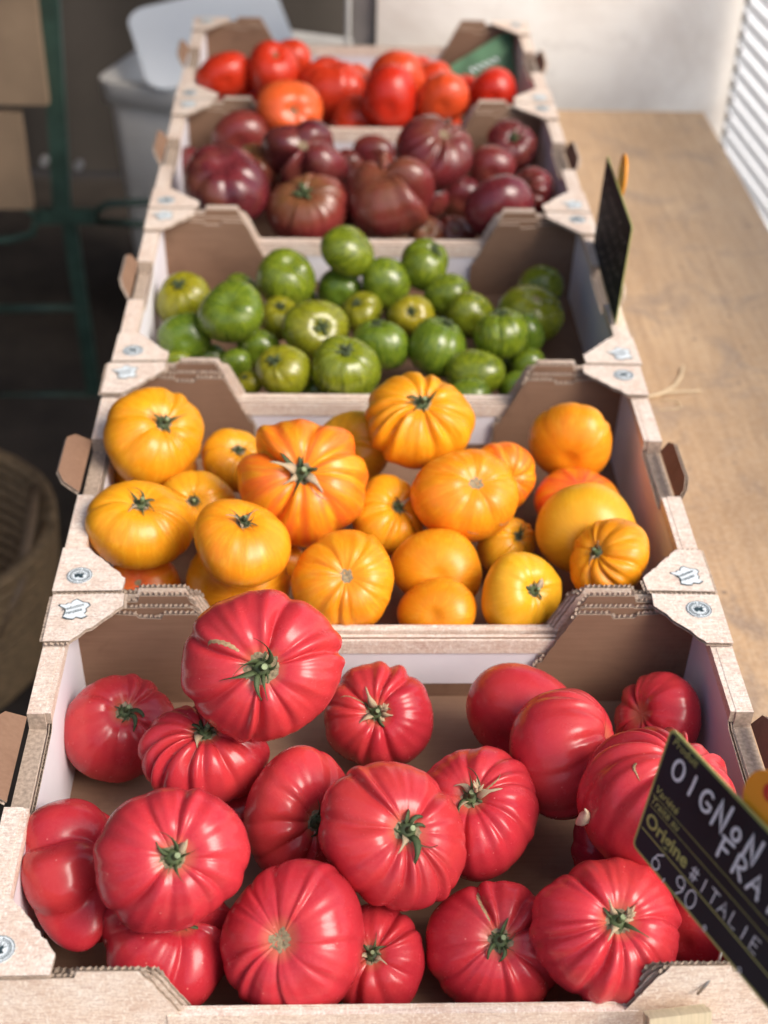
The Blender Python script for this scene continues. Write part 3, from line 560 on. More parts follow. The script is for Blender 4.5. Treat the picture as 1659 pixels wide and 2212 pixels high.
    ('K16', 4, -0.0269, 1.0094, -0.0788, 0.0334, 0.76, 0.01, 0.985, -0.173, 8, 0.06, 'none', -0.1, 'shaded purple tomato deep left of the three lobed one', 1.0, 0.975),
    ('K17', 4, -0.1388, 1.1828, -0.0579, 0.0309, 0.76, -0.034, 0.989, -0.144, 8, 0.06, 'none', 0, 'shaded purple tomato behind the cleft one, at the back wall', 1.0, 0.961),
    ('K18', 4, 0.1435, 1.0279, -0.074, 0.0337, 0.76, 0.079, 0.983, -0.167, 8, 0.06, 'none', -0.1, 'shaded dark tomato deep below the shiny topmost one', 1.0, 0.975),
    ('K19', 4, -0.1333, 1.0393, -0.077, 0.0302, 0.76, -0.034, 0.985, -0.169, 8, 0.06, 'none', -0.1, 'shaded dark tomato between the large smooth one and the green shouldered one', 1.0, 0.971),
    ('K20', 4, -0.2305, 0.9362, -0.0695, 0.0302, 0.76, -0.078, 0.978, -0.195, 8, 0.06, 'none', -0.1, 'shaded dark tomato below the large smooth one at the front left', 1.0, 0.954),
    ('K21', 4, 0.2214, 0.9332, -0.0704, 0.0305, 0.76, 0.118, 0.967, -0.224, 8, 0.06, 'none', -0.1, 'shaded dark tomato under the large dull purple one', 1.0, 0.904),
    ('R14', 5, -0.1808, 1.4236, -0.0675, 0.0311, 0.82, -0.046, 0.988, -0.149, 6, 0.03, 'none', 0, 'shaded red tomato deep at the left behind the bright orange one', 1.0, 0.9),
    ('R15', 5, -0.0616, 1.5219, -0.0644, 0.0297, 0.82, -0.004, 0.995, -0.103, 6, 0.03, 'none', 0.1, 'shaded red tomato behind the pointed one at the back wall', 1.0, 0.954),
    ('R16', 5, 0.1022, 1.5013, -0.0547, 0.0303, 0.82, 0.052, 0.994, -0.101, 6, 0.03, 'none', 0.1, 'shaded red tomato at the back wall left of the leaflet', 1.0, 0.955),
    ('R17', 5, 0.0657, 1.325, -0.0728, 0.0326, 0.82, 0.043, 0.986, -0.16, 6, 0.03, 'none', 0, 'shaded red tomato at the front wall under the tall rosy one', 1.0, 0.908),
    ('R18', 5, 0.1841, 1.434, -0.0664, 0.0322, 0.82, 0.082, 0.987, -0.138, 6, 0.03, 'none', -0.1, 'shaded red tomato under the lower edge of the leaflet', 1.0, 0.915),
]

for row in TOMATOES: make_tomato(row)

# ---------------------------------------------------------------- cardboard crates
def plate(pts, th, P, mats=(0, 0, 1), flute=True, pitch=.0045):
    """corrugated sheet: two liners and a zig-zag flute showing at the cut edge.
    pts: outline (u,v) ccw; P(u,v,w) -> xyz; mats = front, back, edge"""
    m_ = MB(); n = len(pts); h = th/2; t_ = .0006 if flute else h
    def slab(w0, w1, mi_top, mi_bot):
        vs = [P(u, v, w1) for u, v in pts]+[P(u, v, w0) for u, v in pts]
        fs = [tuple(range(n)), tuple(reversed(range(n, 2*n)))]+[(k, n+k, n+(k+1) % n, (k+1) % n) for k in range(n)]
        m_.add(vs, fs, [mi_top, mi_bot]+[mats[2]]*n)
    if not flute: slab(-h, h, mats[0], mats[1]); return m_
    slab(h-t_, h, mats[0], mats[2]); slab(-h, -h+t_, mats[2], mats[1])
    for k in range(n):
        a_ = Vector(pts[k]); b_ = Vector(pts[(k+1) % n]); d = b_-a_; L = d.length
        if L < pitch*1.2: continue
        nrm = Vector((-d.y, d.x)).normalized(); m = max(2, int(L/(pitch/2)))
        vs = []
        for i in range(m+1):
            q = a_+d*((i+(rnd.uniform(-.3, .3) if 0 < i < m else 0))/m); w = (h-t_)*(1 if i % 2 else -1)*rnd.uniform(.55, 1.); q2 = q+nrm*.003; q1 = q+nrm*.0004
            vs.append(P(q1.x, q1.y, w)); vs.append(P(q2.x, q2.y, w))
        m_.add(vs, [(2*i, 2*i+1, 2*i+3, 2*i+2) for i in range(m)], mats[2])
    return m_
def ragged(a_, b_, r, amp=.0010, step=.004):
    a_ = Vector(a_); b_ = Vector(b_); n = max(2, int((b_-a_).length/step)); nr_ = Vector((-(b_-a_).y, (b_-a_).x)).normalized()
    return [tuple(a_+(b_-a_)*(i/n)+nr_*(r.uniform(-amp, amp) if 0 < i < n else 0)) for i in range(n)]

CM = [PRINT, KRAFT, KEDGE, LINER]
FRANCE = [(.0, 1.), (.22, .86), (.42, .72), (.78, .66), (.93, .42), (.72, .10), (.80, -.12), (.70, -.38), (.92, -.62), (.62, -.84), (.25, -.74), (.10, -.95), (-.28, -.92), (-.58, -.78), (-.50, -.30), (-.58, .05), (-.98, .28), (-1.0, .42), (-.62, .42), (-.50, .58), (-.30, .55), (-.24, .80)]
def text_mesh(body, size, mat, name, parent, mtx, extrude=.00015, shear=0., bold=0., sx=1.):
    cu = bpy.data.curves.new(name, 'FONT'); cu.body = body; cu.size = size; cu.extrude = extrude; cu.shear = shear; cu.offset = bold; cu.resolution_u = 3
    to = bpy.data.objects.new(name, cu); COL.objects.link(to)
    dg = bpy.context.evaluated_depsgraph_get(); dg.update()
    me = bpy.data.meshes.new_from_object(to.evaluated_get(dg)); bpy.data.objects.remove(to)
    o = link(name, me, [], parent); me.materials.clear(); me.materials.append(mat)
    o.matrix_local = mtx @ Matrix.Diagonal((sx, 1, 1, 1)); return o
STK = {}
def sticker(kind, parent, x, y, z, ang, detail):
    r = .0115
    if (kind, detail) not in STK:
        base = MB(); ink = MB()
        if kind == 'seal':
            n = 40; pts = [(r*(1+.035*math.cos(k*math.pi*2/n*20))*math.cos(2*math.pi*k/n), r*(1+.035*math.cos(k*math.pi*2/n*20))*math.sin(2*math.pi*k/n)) for k in range(n)]
            base.add([(x_, y_, h) for h in (0, .0003) for x_, y_ in pts], [tuple(range(n, 2*n))]+[(k, (k+1) % n, n+(k+1) % n, n+k) for k in range(n)])
            def ring(r0, r1, z_=.0005, n=40):
                ink.add([(q*math.cos(2*math.pi*k/n), q*math.sin(2*math.pi*k/n), z_) for q in (r0, r1) for k in range(n)], [(k, n+k, n+(k+1) % n, (k+1) % n) for k in range(n)])
            ring(r*.92, r*.97); ring(r*.60, r*.64)
            rr_ = random.Random(3)
            for k in range(34):        # ring of tiny printed strokes
                if k in (8, 25): continue
                an = 2*math.pi*k/34; q0, q1 = r*.69, r*rr_.uniform(.78, .84); w = r*.045
                d = Vector((math.cos(an), math.sin(an))); t_ = Vector((-d.y, d.x))*w
                ink.add([(*(d*q0-t_), .0005), (*(d*q1-t_), .0005), (*(d*q1+t_), .0005), (*(d*q0+t_), .0005)], [(0, 1, 2, 3)])
            for k in range(6):         # crest in the middle: rays above a bird-like blot
                an = math.radians(20+k*28); d = Vector((math.cos(an), math.sin(an))); t_ = Vector((-d.y, d.x))*r*.03
                ink.add([(*(d*r*.2-t_), .0005), (*(d*r*.52-t_), .0005), (*(d*r*.52+t_), .0005), (*(d*r*.2+t_), .0005)], [(0, 1, 2, 3)])
            blob = [(-.45, .05), (-.2, .22), (.05, .12), (.25, .3), (.38, .1), (.25, -.1), (.4, -.35), (.1, -.42), (-.1, -.2), (-.3, -.4), (-.42, -.2)]
            ink.add([(p*r*.9, q*r*.9, .0007) for p, q in blob], [tuple(reversed(range(len(blob))))])
        else:
            n = len(FRANCE)
            def poly(mb, s_, z0, z1): mb.add([(p*r*s_, q*r*s_, h) for h in (z0, z1) for p, q in FRANCE], [tuple(reversed(range(n, 2*n)))]+[(k, n+k, n+(k+1) % n, (k+1) % n) for k in range(n)])
            poly(ink, 1.28, 0, .0002); poly(base, 1.16, .0003, .0005)
        STK[(kind, detail)] = (base.mesh('sticker'), ink.mesh('sticker_print'))
        STK[(kind, detail)][0].materials.append(WHITE); STK[(kind, detail)][1].materials.append(INK)
    bm_, im_ = STK[(kind, detail)]
    o = bpy.data.objects.new('printed_seal' if kind == 'seal' else 'printed_map', bm_); COL.objects.link(o); o.parent = parent
    o.location = (x, y, z); o.rotation_euler = (0, 0, ang)
    if kind == 'map' and detail: pass
    i_ = bpy.data.objects.new('seal_print' if kind == 'seal' else 'map_outline', im_); COL.objects.link(i_); i_.parent = parent; i_.location = (x, y, z+.0001); i_.rotation_euler = (0, 0, ang)
    if kind == 'map':
        for w, dy in (('Production', .0012), ('Française', -.0045)):
            text_mesh(w, .0052, INK, 'map_lettering', parent, Matrix.Translation((x, y, z+.0007)) @ Matrix.Rotation(ang+.45, 4, 'Z') @ Matrix.Translation((-.0105, dy, 0)), .0001, .2, 0, .85)

CRATE_LABEL = {1: 'front cardboard crate printed with bleached wood, holding pink beefsteak tomatoes', 2: 'second cardboard crate from the front, holding orange tomatoes',
               3: 'middle cardboard crate in the row, holding small green tomatoes', 4: 'fourth cardboard crate from the front, holding dark purple tomatoes', 5: 'farthest cardboard crate in the row, holding red tomatoes'}
W2 = .3; LOW = -.045; BOT = -.140
def make_crate(i):
    r = random.Random(100+i); fl = i <= 2; LY = .4006
    root = empty('cardboard_crate', (0, 0, 0)); tag(root, CRATE_LABEL[i], 'crate', 'printed cardboard crates in a row on the table')
    root.location = (r.uniform(-.002, .002), -.405+.4051*(i-1)+.0022, 0)
    y0, y1 = 0., LY
    # base
    MB().box(-.2835, .2835, .007, LY-.007, -.121, -.117).build('crate_floor', [KRAFT], root)
    n0, n1 = .155, .255
    for s_ in (-1, 1):
        f_ = lambda x: s_*x
        # folded double side wall: rim with a handle cut
        sw = MB()
        def bx(xa, xb, ya, yb, za, zb, mi): 
            xs = sorted((f_(xa), f_(xb))); mi2 = list(mi)
            if s_ < 0: mi2[0], mi2[1] = mi2[1], mi2[0]
            sw.box(xs[0], xs[1], ya, yb, za, zb, mi2)
        # faces -x(inner) +x(outer) -y +y -z +z
        bx(.2855, .300, .001, n0, BOT, -.003, (0, 0, 2, 2, 1, 0)); bx(.2855, .300, n1, LY-.001, BOT, -.003, (0, 0, 2, 2, 1, 0))
        bx(.2855, .300, n0+.0005, n1-.0005, BOT, -.020, (0, 0, 2, 2, 1, 2))
        sw.build('side_wall', CM, root)
        pts = [(.010, -.117), (LY-.010, -.117), (LY-.010, -.014), (n1+.006, -.014), (n1-.004, -.020), (n0+.004, -.022), (n0-.006, -.014), (.010, -.014)]
        plate(pts, .003, lambda u, v, w: (f_(.2838-.0035)-s_*(-.114-v)*0+s_*w*-1+s_*(.002 if v > -.05 else 0), u, v), (3, 3, 2), fl).build('side_liner', CM, root)
        # strip of print folded over the inner edge
        xs = sorted((f_(.2808), f_(.2860)))
        for ya, yb in ((.012, n0-.001), (n1+.001, LY-.012)):
            bx2 = MB(); bx2.box(xs[0], xs[1], ya, yb, -.0150, -.0034, [0, 0, 2, 2, 0, 0]); bx2.build('rim_fold', CM, root)
        # handle flap pushed outwards
        ang = math.radians((34 if i <= 2 else 62) if s_ < 0 else 66); fl_l = .85 if i <= 2 and s_ < 0 else .72; hz = -.020
        o_ = [(n0+.004, 0), (n1-.004, 0), (n1-.008, .022), (n1-.020, .031), (n0+.020, .031), (n0+.008, .022)]
        if s_ < 0: o_ = o_
        def PF(u, v, w, ang=ang):
            v = v*fl_l
            return (f_(.300+v*math.cos(ang)-w*math.sin(ang)), u, hz+.006+v*math.sin(ang)+w*math.cos(ang)+(.010 if s_ < 0 else 0))
        plate(o_ if s_ > 0 else o_, .0042, PF, (1, 0, 2), fl).build('handle_flap', CM, root)
    # ends
    for e in (0, 1):
        Y = (lambda t_: t_) if e == 0 else (lambda t_: LY-t_)
        def pr(xa, xb, ta, tb, za, zb, mi, mb):
            ys = sorted((Y(ta), Y(tb))); mi2 = list(mi)      # given as -x +x outer inner -z +z
            if e: mi2[2], mi2[3] = mi2[3], mi2[2]
            mb.box(xa, xb, ys[0], ys[1], za, zb, mi2)
        ew = MB()
        pr(-.165, .165, .0005, .0045, BOT, LOW, (2, 2, 0, 1, 1, 0), ew); pr(-.163, .163, .0050, .0078, -.100, LOW-.0015, (2, 2, 3, 3, 1, 0), ew)
        pr(-.1625, .1625, .0080, .0090, -.061, LOW-.0005, (2, 2, 0, 0, 0, 0), ew); pr(-.162, .162, .0050, .0072, BOT, -.1005, (2, 2, 1, 1, 1, 1), ew)
        ew.build('end_wall', CM, root)
        for s_ in (-1, 1):
            ccw = s_ > 0
            # outer and inner corner panels with a raised stacking tab
            for ly, (t0, dx, dz) in enumerate(((.0016, 0, 0), (.0066, -.003, -.0035), (.0112, -.006, -.008))):
                xa = .288 if ly == 0 else .2830
                top = [(.300-.075, -.0025+dz), (.300-.077, (.0045 if ly == 0 else -.0015)+dz), (.300-.119+dx, (.0045 if ly == 0 else -.0015)+dz), (.300-.122+dx, -.0025+dz)]
                if ly == 2: top = [(.300-.074, -.0020+dz), (.300-.076, dz-.005), (.300-.096, dz-.006), (.300-.099, dz-.001), (.300-.122+dx, dz-.001)]
                out_ = [(xa, BOT if ly == 0 else -.117), (xa, -.004+dz*.2)]+top+ragged((.300-.126+dx, -.007+dz), (.300-.148+dx, -.053+dz), r, .0006)+[(.300-.150+dx, -.058+dz), (.300-.155+dx, -.061+dz), (.300-.157+dx, BOT if ly == 0 else -.117)]
                if s_ < 0: pp = [(-u, v) for u, v in out_]
                else: pp = list(reversed(out_)); 
                P_ = (lambda u, v, w, t0=t0, e=e: (u, (t0+.0017-w) if e == 0 else (LY-t0-.0017+w), v))
                # w = +h is the face towards the outside
                pl = plate(pp if e == 0 else pp, .0034 if ly < 2 else .0038, P_, (0, 1, 2), fl)
                pl.build('corner_panel', CM, root)
            # triangular top flap
            kx = r.uniform(.060, .066); ky = r.uniform(.060, .068)
            A_, B_, C_, D_, E_ = (.0, .0), (kx, .0), (kx+.001, .017), (.024, ky), (.0005, ky)
            tri = [A_, B_]+ragged(C_, D_, r, .0011, .0045)+[D_, E_]
            lift = .0035
            def PT(u, v, w, s_=s_, e=e):
                h_ = .0002+lift+u*.02
                return (s_*(.3005-u), v+.0002 if e == 0 else LY-.0002-v, h_-.003+w)
            tr = tri if (s_ < 0) == (e == 0) else list(reversed(tri))
            # outline must be ccw as seen from above
            fo = plate(tr, .0036, PT, (0, 1, 2), fl).build('corner_flap', CM, root)
            kind = 'seal' if (s_ < 0) == (e == 0) else 'map'
            sticker(kind, fo, s_*(.3-.0215), .021 if e == 0 else LY-.022, .0035, r.uniform(-.1, .1)+(0 if s_ < 0 else .3)*(kind == 'map')*0, i <= 2)
    return root
CRATES = [make_crate(i) for i in range(1, 6)]

# ---------------------------------------------------------------- table and setting
def plank_top():
    root = empty('market_table', (0, .6, GROUND_Z)); tag(root, 'worn light brown board table top under the row of crates', 'table')
    m_ = MB(); m_.box(-.325, .640, -.75, 1.575, TABLE_Z-.018, TABLE_Z); o = m_.build('table_top', [BOARD], root)
    o.location = (0, -.6, -GROUND_Z)
    for x, y in ((-.27, -.65), (.58, -.65), (-.27, 1.47), (.58, 1.47)):
        g = MB(); g.tube([(x, y-.6, TABLE_Z-.019-GROUND_Z), (x, y-.6, 0)], .018, 10); g.build('leg', [GREEN], root, True)
    return root
GREEN = simple('green_painted_metal', (.030, .062, .046), .45, .3, 30)
plank_top()

GROUND = simple('dark_asphalt', (.050, .038, .029), .9, .4, 7, bmp=.2)
g = MB(); g.add([(-60, -60, GROUND_Z), (60, -60, GROUND_Z), (60, 60, GROUND_Z), (-60, 60, GROUND_Z)], [(0, 1, 2, 3)])
structure(g.build('ground', [GROUND]))

def mat_panel():
    mt, t, b = nt('stained_white_panel'); v = coords(t, rnd_off=False)
    n = noise(t, v, 3.2, 5, .65, .5); n2_ = noise(t, v, 14, 4, .6)
    c = ramp(t, n, [(.34, (.68, .62, .56)), (.55, (.86, .82, .76)), (.75, (.92, .90, .85))])
    c = mix(t, ramp(t, n2_, [(.6, (0, 0, 0)), (.8, (.35, .35, .35))]), c, (.40, .34, .30))
    t.links.new(c, b.inputs['Base Color']); b.inputs['Roughness'].default_value = .6; return mt
m_ = MB(); m_.box(.034, .735, 1.76, 1.80, GROUND_Z, .55); tag(m_.build('wall_board', [mat_panel()]), 'stained off white panel standing behind the far end of the table', 'panel')
PIPE = simple('grey_painted_post', (.20, .18, .17), .5, .2, 12)
m_ = MB(); m_.box(-.012, .031, 1.775, 1.80, GROUND_Z, .5); tag(m_.build('grey_post', [PIPE]), 'dark grey post against the left edge of the white panel', 'post')
m_ = MB(); m_.tube([(-.022, 1.76, GROUND_Z), (-.021, 1.76, .5)], .0055, 10); tag(m_.build('thin_pole', [simple('pale_pole', (.45, .44, .42), .4, .1, 20)], None, True), 'thin pale grey pole left of the dark grey post', 'pole')

def mat_corr():
    mt, t, b = nt('translucent_corrugated_sheet'); b.inputs['Base Color'].default_value = (.78, .86, .92, 1); b.inputs['Roughness'].default_value = .35
    tr = N(t, 'ShaderNodeBsdfTranslucent', i_Color=(.95, .97, 1, 1)); mx = N(t, 'ShaderNodeMixShader', i_0=.90)
    out = t.nodes['Material Output']; t.links.new(b.outputs[0], mx.inputs[1]); t.links.new(tr.outputs[0], mx.inputs[2]); t.links.new(mx.outputs[0], out.inputs[0]); return mt
def corrugated():
    # ribs run along the wall, profile goes up
    p0 = Vector((.735, 1.74)); p1 = Vector((.985, -1.9)); d = (p1-p0); nrm = Vector((d.y, -d.x)).normalized(); z0, z1 = GROUND_Z+.05, .24
    n = int((z1-z0)/.0325*8); vs = []; fs = []
    for i in range(n+1):
        zz = z0+(z1-z0)*i/n; o_ = .0055*math.cos(i/8*2*math.pi)
        for q in (p0, p1): vs.append((q.x+nrm.x*o_, q.y+nrm.y*o_, zz))
    for i in range(n): fs.append((2*i, 2*i+1, 2*i+3, 2*i+2))
    m_ = MB(); m_.add(vs, fs); return tag(m_.build('corrugated_sheet', [mat_corr()], None, True), 'bright white corrugated sheet standing along the right side of the table', 'corrugated sheet')
corrugated()

# ---- straw wisps
STRAW = simple('straw', (.62, .50, .33), .6, .2, 60)
def wisp(pts, rr, label):
    m_ = MB(); pts = [Vector(p) for p in pts]; fine = []
    for i in range(len(pts)-1):
        for k in range(6): fine.append(pts[i].lerp(pts[i+1], k/6))
    fine.append(pts[-1]); sm = [fine[0]]+[(fine[i-1]+fine[i]*2+fine[i+1])/4 for i in range(1, len(fine)-1)]+[fine[-1]]
    m_.tube(sm, [rr*(.6+.4*math.sin(math.pi*(i+1)/(len(sm)+1))) for i in range(len(sm))], 6); tag(m_.build('straw_wisp', [STRAW], None, True), label, 'straw', 'straw wisps on the table')
wisp([(.333, .556, -.1425), (.352, .566, -.1420), (.375, .577, -.1425), (.398, .598, -.1430), (.411, .622, -.1425), (.418, .645, -.1400)], .0021, 'thick curved straw wisp on the table beside the orange crate corner')
wisp([(.352, .562, -.1390), (.384, .580, -.1415), (.43, .586, -.1430)], .0016, 'straight straw wisp crossing the thick curved one on the table')
wisp([(.372, .566, -.1440), (.394, .562, -.1438), (.396, .545, -.1440), (.366, .540, -.1440)], .0008, 'thin bent straw fibre on the table below the two thicker wisps')
wisp([(.515, .39, -.1440), (.528, .395, -.1439), (.536, .391, -.1440)], .0011, 'tiny pale straw crumb alone on the bare table at the right')

# ---- chalkboard signs
SLATE = simple('chalkboard', (.012, .016, .024), .65, .35, 8, spec=.2)
OLIVE = simple('olive_border_print', (.36, .38, .12), .5, .1, 60)
CHALK = simple('white_paint_marker', (.74, .77, .80), .6, .12, 120)
ORANGE = simple('orange_plastic', (.95, .36, .02), .4, .06, 20)
REDINK = simple('red_print', (.60, .03, .02), .5, .1, 20)
WIRE = simple('steel_wire', (.42, .38, .34), .3, .1, 40, metallic=.8)
def rrect(w, h, r, n=5, x0=0, y0=0):
    out = []
    for cx, cy, a0 in ((w-r, -r, 90), (w-r, -h+r, 0), (r, -h+r, -90), (r, -r, -180)):
        for k in range(n+1): an = math.radians(a0-90*k/n); out.append((x0+cx+r*math.cos(an), y0+cy+r*math.sin(an)))
    return out      # clockwise
def card(root, w, h):
    def slab(mb, pts, z0, z1): n = len(pts); mb.add([(x, y, z) for z in (z0, z1) for x, y in pts], [tuple(reversed(range(n, 2*n))), tuple(range(n)), ]+[(k, n+k, n+(k+1) % n, (k+1) % n) for k in range(n)])
    b_ = MB(); slab(b_, rrect(w, h, .005), -.0012, 0); b_.build('sign_edge', [OLIVE], root)
    f_ = MB(); slab(f_, rrect(w-.0046, h-.0046, .0032, 5, .0023, -.0023), .00005, .0004); f_.build('chalkboard_face', [SLATE], root)
def stroke(mb, pts, w, z=.0007):
    pts = [Vector((p[0], p[1])) for p in pts]; vs = []; n = len(pts)
    for i, p in enumerate(pts):
        t_ = (pts[min(i+1, n-1)]-pts[max(i-1, 0)]); t_ = t_.normalized() if t_.length else Vector((1, 0)); nn = Vector((-t_.y, t_.x))*w/2
        vs += [(*(p+nn), z), (*(p-nn), z)]
    mb.add(vs, [(2*i, 2*i+1, 2*i+3, 2*i+2) for i in range(n-1)])
    for p in (pts[0], pts[-1]): mb.add([(p.x+math.cos(k)*w/2, p.y+math.sin(k)*w/2, z+.00003) for k in [2*math.pi*q/10 for q in range(10)]], [tuple(range(10))])
def arc(cx, cy, rx, ry, a0, a1, n=16): return [(cx+rx*math.cos(math.radians(a0+(a1-a0)*k/n)), cy+ry*math.sin(math.radians(a0+(a1-a0)*k/n))) for k in range(n+1)]
GL = {  # hand lettering in a unit box, y up
 'O': [arc(.5, .5, .42, .5, 110, 480)], 'I': [[(.5, 1), (.52, .5), (.5, 0)]], 'G': [arc(.52, .5, .45, .5, 55, 330)+[(.93, .42), (.55, .45)]],
 'N': [[(.08, 0), (.12, .5), (.1, 1), (.5, .45), (.88, 0), (.9, .5), (.93, 1.05)]], 'o': [arc(.5, .32, .33, .34, 100, 470)],
 'F': [[(.2, 0), (.17, .5), (.2, 1)], [(.05, 1), (.5, 1.02), (.9, 1.05)], [(.18, .52), (.7, .55)]], 'R': [[(.15, 0), (.15, 1)]+arc(.3, .74, .48, .27, 90, -90)[1:]+[(.85, 0)]],
 'A': [[(.05, 0), (.48, 1), (.92, 0)], [(.22, .38), (.78, .40)]], 'T': [[(.05, 1), (.95, 1)], [(.5, 1), (.5, 0)]], 'L': [[(.2, 1), (.2, 0), (.85, .02)]],
 'E': [[(.85, 1), (.2, .98), (.2, 0), (.88, 0)], [(.2, .5), (.75, .52)]], '6': [[(.75, 1), (.35, .75), (.15, .35)]+arc(.47, .27, .32, .27, 180, 500)], ',': [[(.5, .05), (.42, -.22)]],
 '9': [arc(.5, .72, .34, .28, 0, 360)+[(.84, .4), (.5, -.02)]], '0': [arc(.5, .5, .38, .5, 90, 460)], 'V': [[(.1, .9), (.45, .1), (.9, 1)]], '#': [[(.1, .75), (.9, .8)], [(.1, .3), (.9, .35)], [(.35, 1), (.3, 0)], [(.65, 1), (.6, 0)]], 'S': [arc(.5, .74, .36, .26, 40, 270, 10)+arc(.5, .25, .36, .25, 90, -140, 10)], 'e': [[(.2, .32), (.8, .36)]+arc(.5, .32, .32, .32, 10, 320)],
}
def hand(mb, txt, x, y, s, adv, w, slant=0., narrow=.78):
    for i, chh in enumerate(txt):
        for st in GL.get(chh, []):
            stroke(mb, [(x+i*adv+px*s*narrow+slant*py*s, y+py*s) for px, py in st], w)
def near_sign():
    TL = Vector((-.0519273795, -.999354188, .834813269))+(F+CR*(1450-829.5)/3103.14-CU*(1570-1106)/3103.14)*.92
    u = (CR*.5435-CU*.633-F).normalized(); v = (-CR*.019-CU*.0936*1+F*.049); v = (v-u*u.dot(v)).normalized(); nrm = u.cross(-v)
    root = empty('chalkboard_sign'); m4 = Matrix((u, -v, nrm)).transposed().to_4x4(); m4.translation = TL; root.matrix_world = m4
    tag(root, 'tilted black chalkboard price sign with olive border before the pink tomatoes', 'sign', 'chalkboard price signs')
    H = .0987; Wd = .20; card(root, Wd, H); pr = MB()
    for vy, t_ in ((.515, .0005), (.605, .0005), (.80, .0010)): pr.add([(.004, -vy*H, .0006), (.004, -vy*H-t_, .0006), (Wd-.004, -vy*H-t_, .0006), (Wd-.004, -vy*H, .0006)], [(0, 1, 2, 3)])
    pr.build('printed_lines', [OLIVE], root)
    T_ = lambda b, x, y, s_, sh=.25, bo=0, sx=1.: text_mesh(b, s_, OLIVE, 'printed_word', root, Matrix.Translation((x, y, .0006)), .0001, sh, bo, sx)
    T_('Produit', .006, -.085*H, .0085, .25); T_('Variété', .0045, -.49*H, .0085, .25); T_('Traité au', .0035, -.585*H, .0085, .25); T_('Origine', .005, -.755*H, .0150, .05, .0003, 1.0)
    hd = MB(); hand(hd, 'OIG', .0120, -.285*H, .0150, .0152, .0024, .1, .80); hand(hd, 'N', .0575, -.31*H, .021, .0152, .0024, .1, .55); hand(hd, 'o', .0740, -.26*H, .013, .0152, .0024, .1, .8); hand(hd, 'N', .0885, -.30*H, .019, .0152, .0024, .1, .6)
    hand(hd, 'FRAIS', .0690, -.455*H, .0150, .0155, .0024, .1, .80); hd.build('handwriting', [CHALK], root)
    h2 = MB(); hand(h2, '#ITALIE', .0550, -.775*H, .0105, .0103, .0010, .1, .80); hand(h2, '6', .0205, -.975*H, .0150, .0115, .0011, .1, .75); hand(h2, ',', .033, -.965*H, .012, .01, .0011); hand(h2, '90', .0450, -.965*H, .0140, .0125, .0011, .1, .8)
    for xx, s_ in ((.080, .006), (.116, .0055)): hand(h2, 'e' if xx == .08 else 'o', xx, -.985*H, s_, .01, .0007)
    h2.build('price_lettering', [CHALK], root)
    # orange tag clipped behind the upper edge
    tg = MB(); n = 36; cx, cy, rr = .091, .009, .0215
    tg.add([(cx+rr*math.cos(2*math.pi*k/n), cy+rr*math.sin(2*math.pi*k/n), z) for z in (-.0045, -.0030) for k in range(n)], [tuple(range(n, 2*n)), tuple(reversed(range(n)))]+[(k, (k+1) % n, n+(k+1) % n, n+k) for k in range(n)])
    to = tg.build('orange_tag', [ORANGE], root)
    text_mesh('e', .022, REDINK, 'tag_lettering', to, Matrix.Translation((.083, .013, -.0028)), .0001, .1, .0008)
    return root, m4
ns_root, ns_m = near_sign()
# wire hook from the sign down to the crate rim
inv = ns_m.inverted(); hk = MB()
pts = [Vector((.223, -.372, .020)), Vector((.221, -.385, .008)), Vector((.216, -.396, -.004)), Vector((.209, -.402, -.015)), Vector((.203, -.405, -.022))]
hk.tube([inv @ p for p in pts], .0011, 8); hk.build('wire_hook', [WIRE], ns_root, True)

def far_sign():
    T4 = Vector((.299, .734, .117)); Rr = Vector((.292, .507, .125)); Bb = Vector((.287, .5, -.001))
    u = (Rr-T4).normalized(); w_ = (T4-Rr).length; v = Bb-Rr; v = (v-u*u.dot(v)); h_ = v.length; v.normalize(); nrm = u.cross(-v)
    root = empty('chalkboard_sign'); m4 = Matrix((u, -v, nrm)).transposed().to_4x4(); m4.translation = T4; root.matrix_world = m4
    tag(root, 'black chalkboard sign seen nearly edge on at the right rim of the green crate', 'sign', 'chalkboard price signs')
    card(root, w_, h_); hd = MB()
    rr_ = random.Random(5)
    for row_, yy in enumerate((.22, .42, .62, .82)):
        x = .015
        while x < w_-.03:
            st = [(x+k*.004, -yy*h_+rr_.uniform(-.007, .007)) for k in range(5)]; stroke(hd, st, .0012); x += rr_.uniform(.018, .03)
    hd.build('handwriting', [simple('faded_marker', (.34, .34, .32), .6, .2, 60)], root)
    tg = MB(); n = 30; cx, cy, rr = w_*.30, .0, .026
    tg.add([(cx+rr*math.cos(2*math.pi*k/n), cy+rr*math.sin(2*math.pi*k/n), z) for z in (-.012, -.0095) for k in range(n)], [tuple(range(n, 2*n)), tuple(reversed(range(n)))]+[(k, (k+1) % n, n+(k+1) % n, n+k) for k in range(n)])
    tg.build('orange_tag', [ORANGE], root)
far_sign()

# ---- clothes peg at the very front
PEG = simple('pale_peg_wood', (.50, .42, .28), .6, .15, 30, stretch=(20, 1, 1))
pg = empty('clothes_peg', (.186, -.416, -.020)); tag(pg, 'pale wooden clothes peg with metal spring clipped at the front right crate corner', 'clothes peg')
for dy in (-.009, -.001):
    m_ = MB(); m_.box(-.022, .022, dy, dy+.0065, -.03, -.004-dy*.3); m_.build('peg_half', [PEG], pg)
m_ = MB(); m_.tube([(-.007, -.0105, -.012), (-.007, -.0115, -.010), (.007, -.0115, -.010), (.007, -.0105, -.012)], .0009, 6); m_.build('peg_spring', [WIRE], pg, True)
pg.rotation_euler = (math.radians(-25), 0, .12)

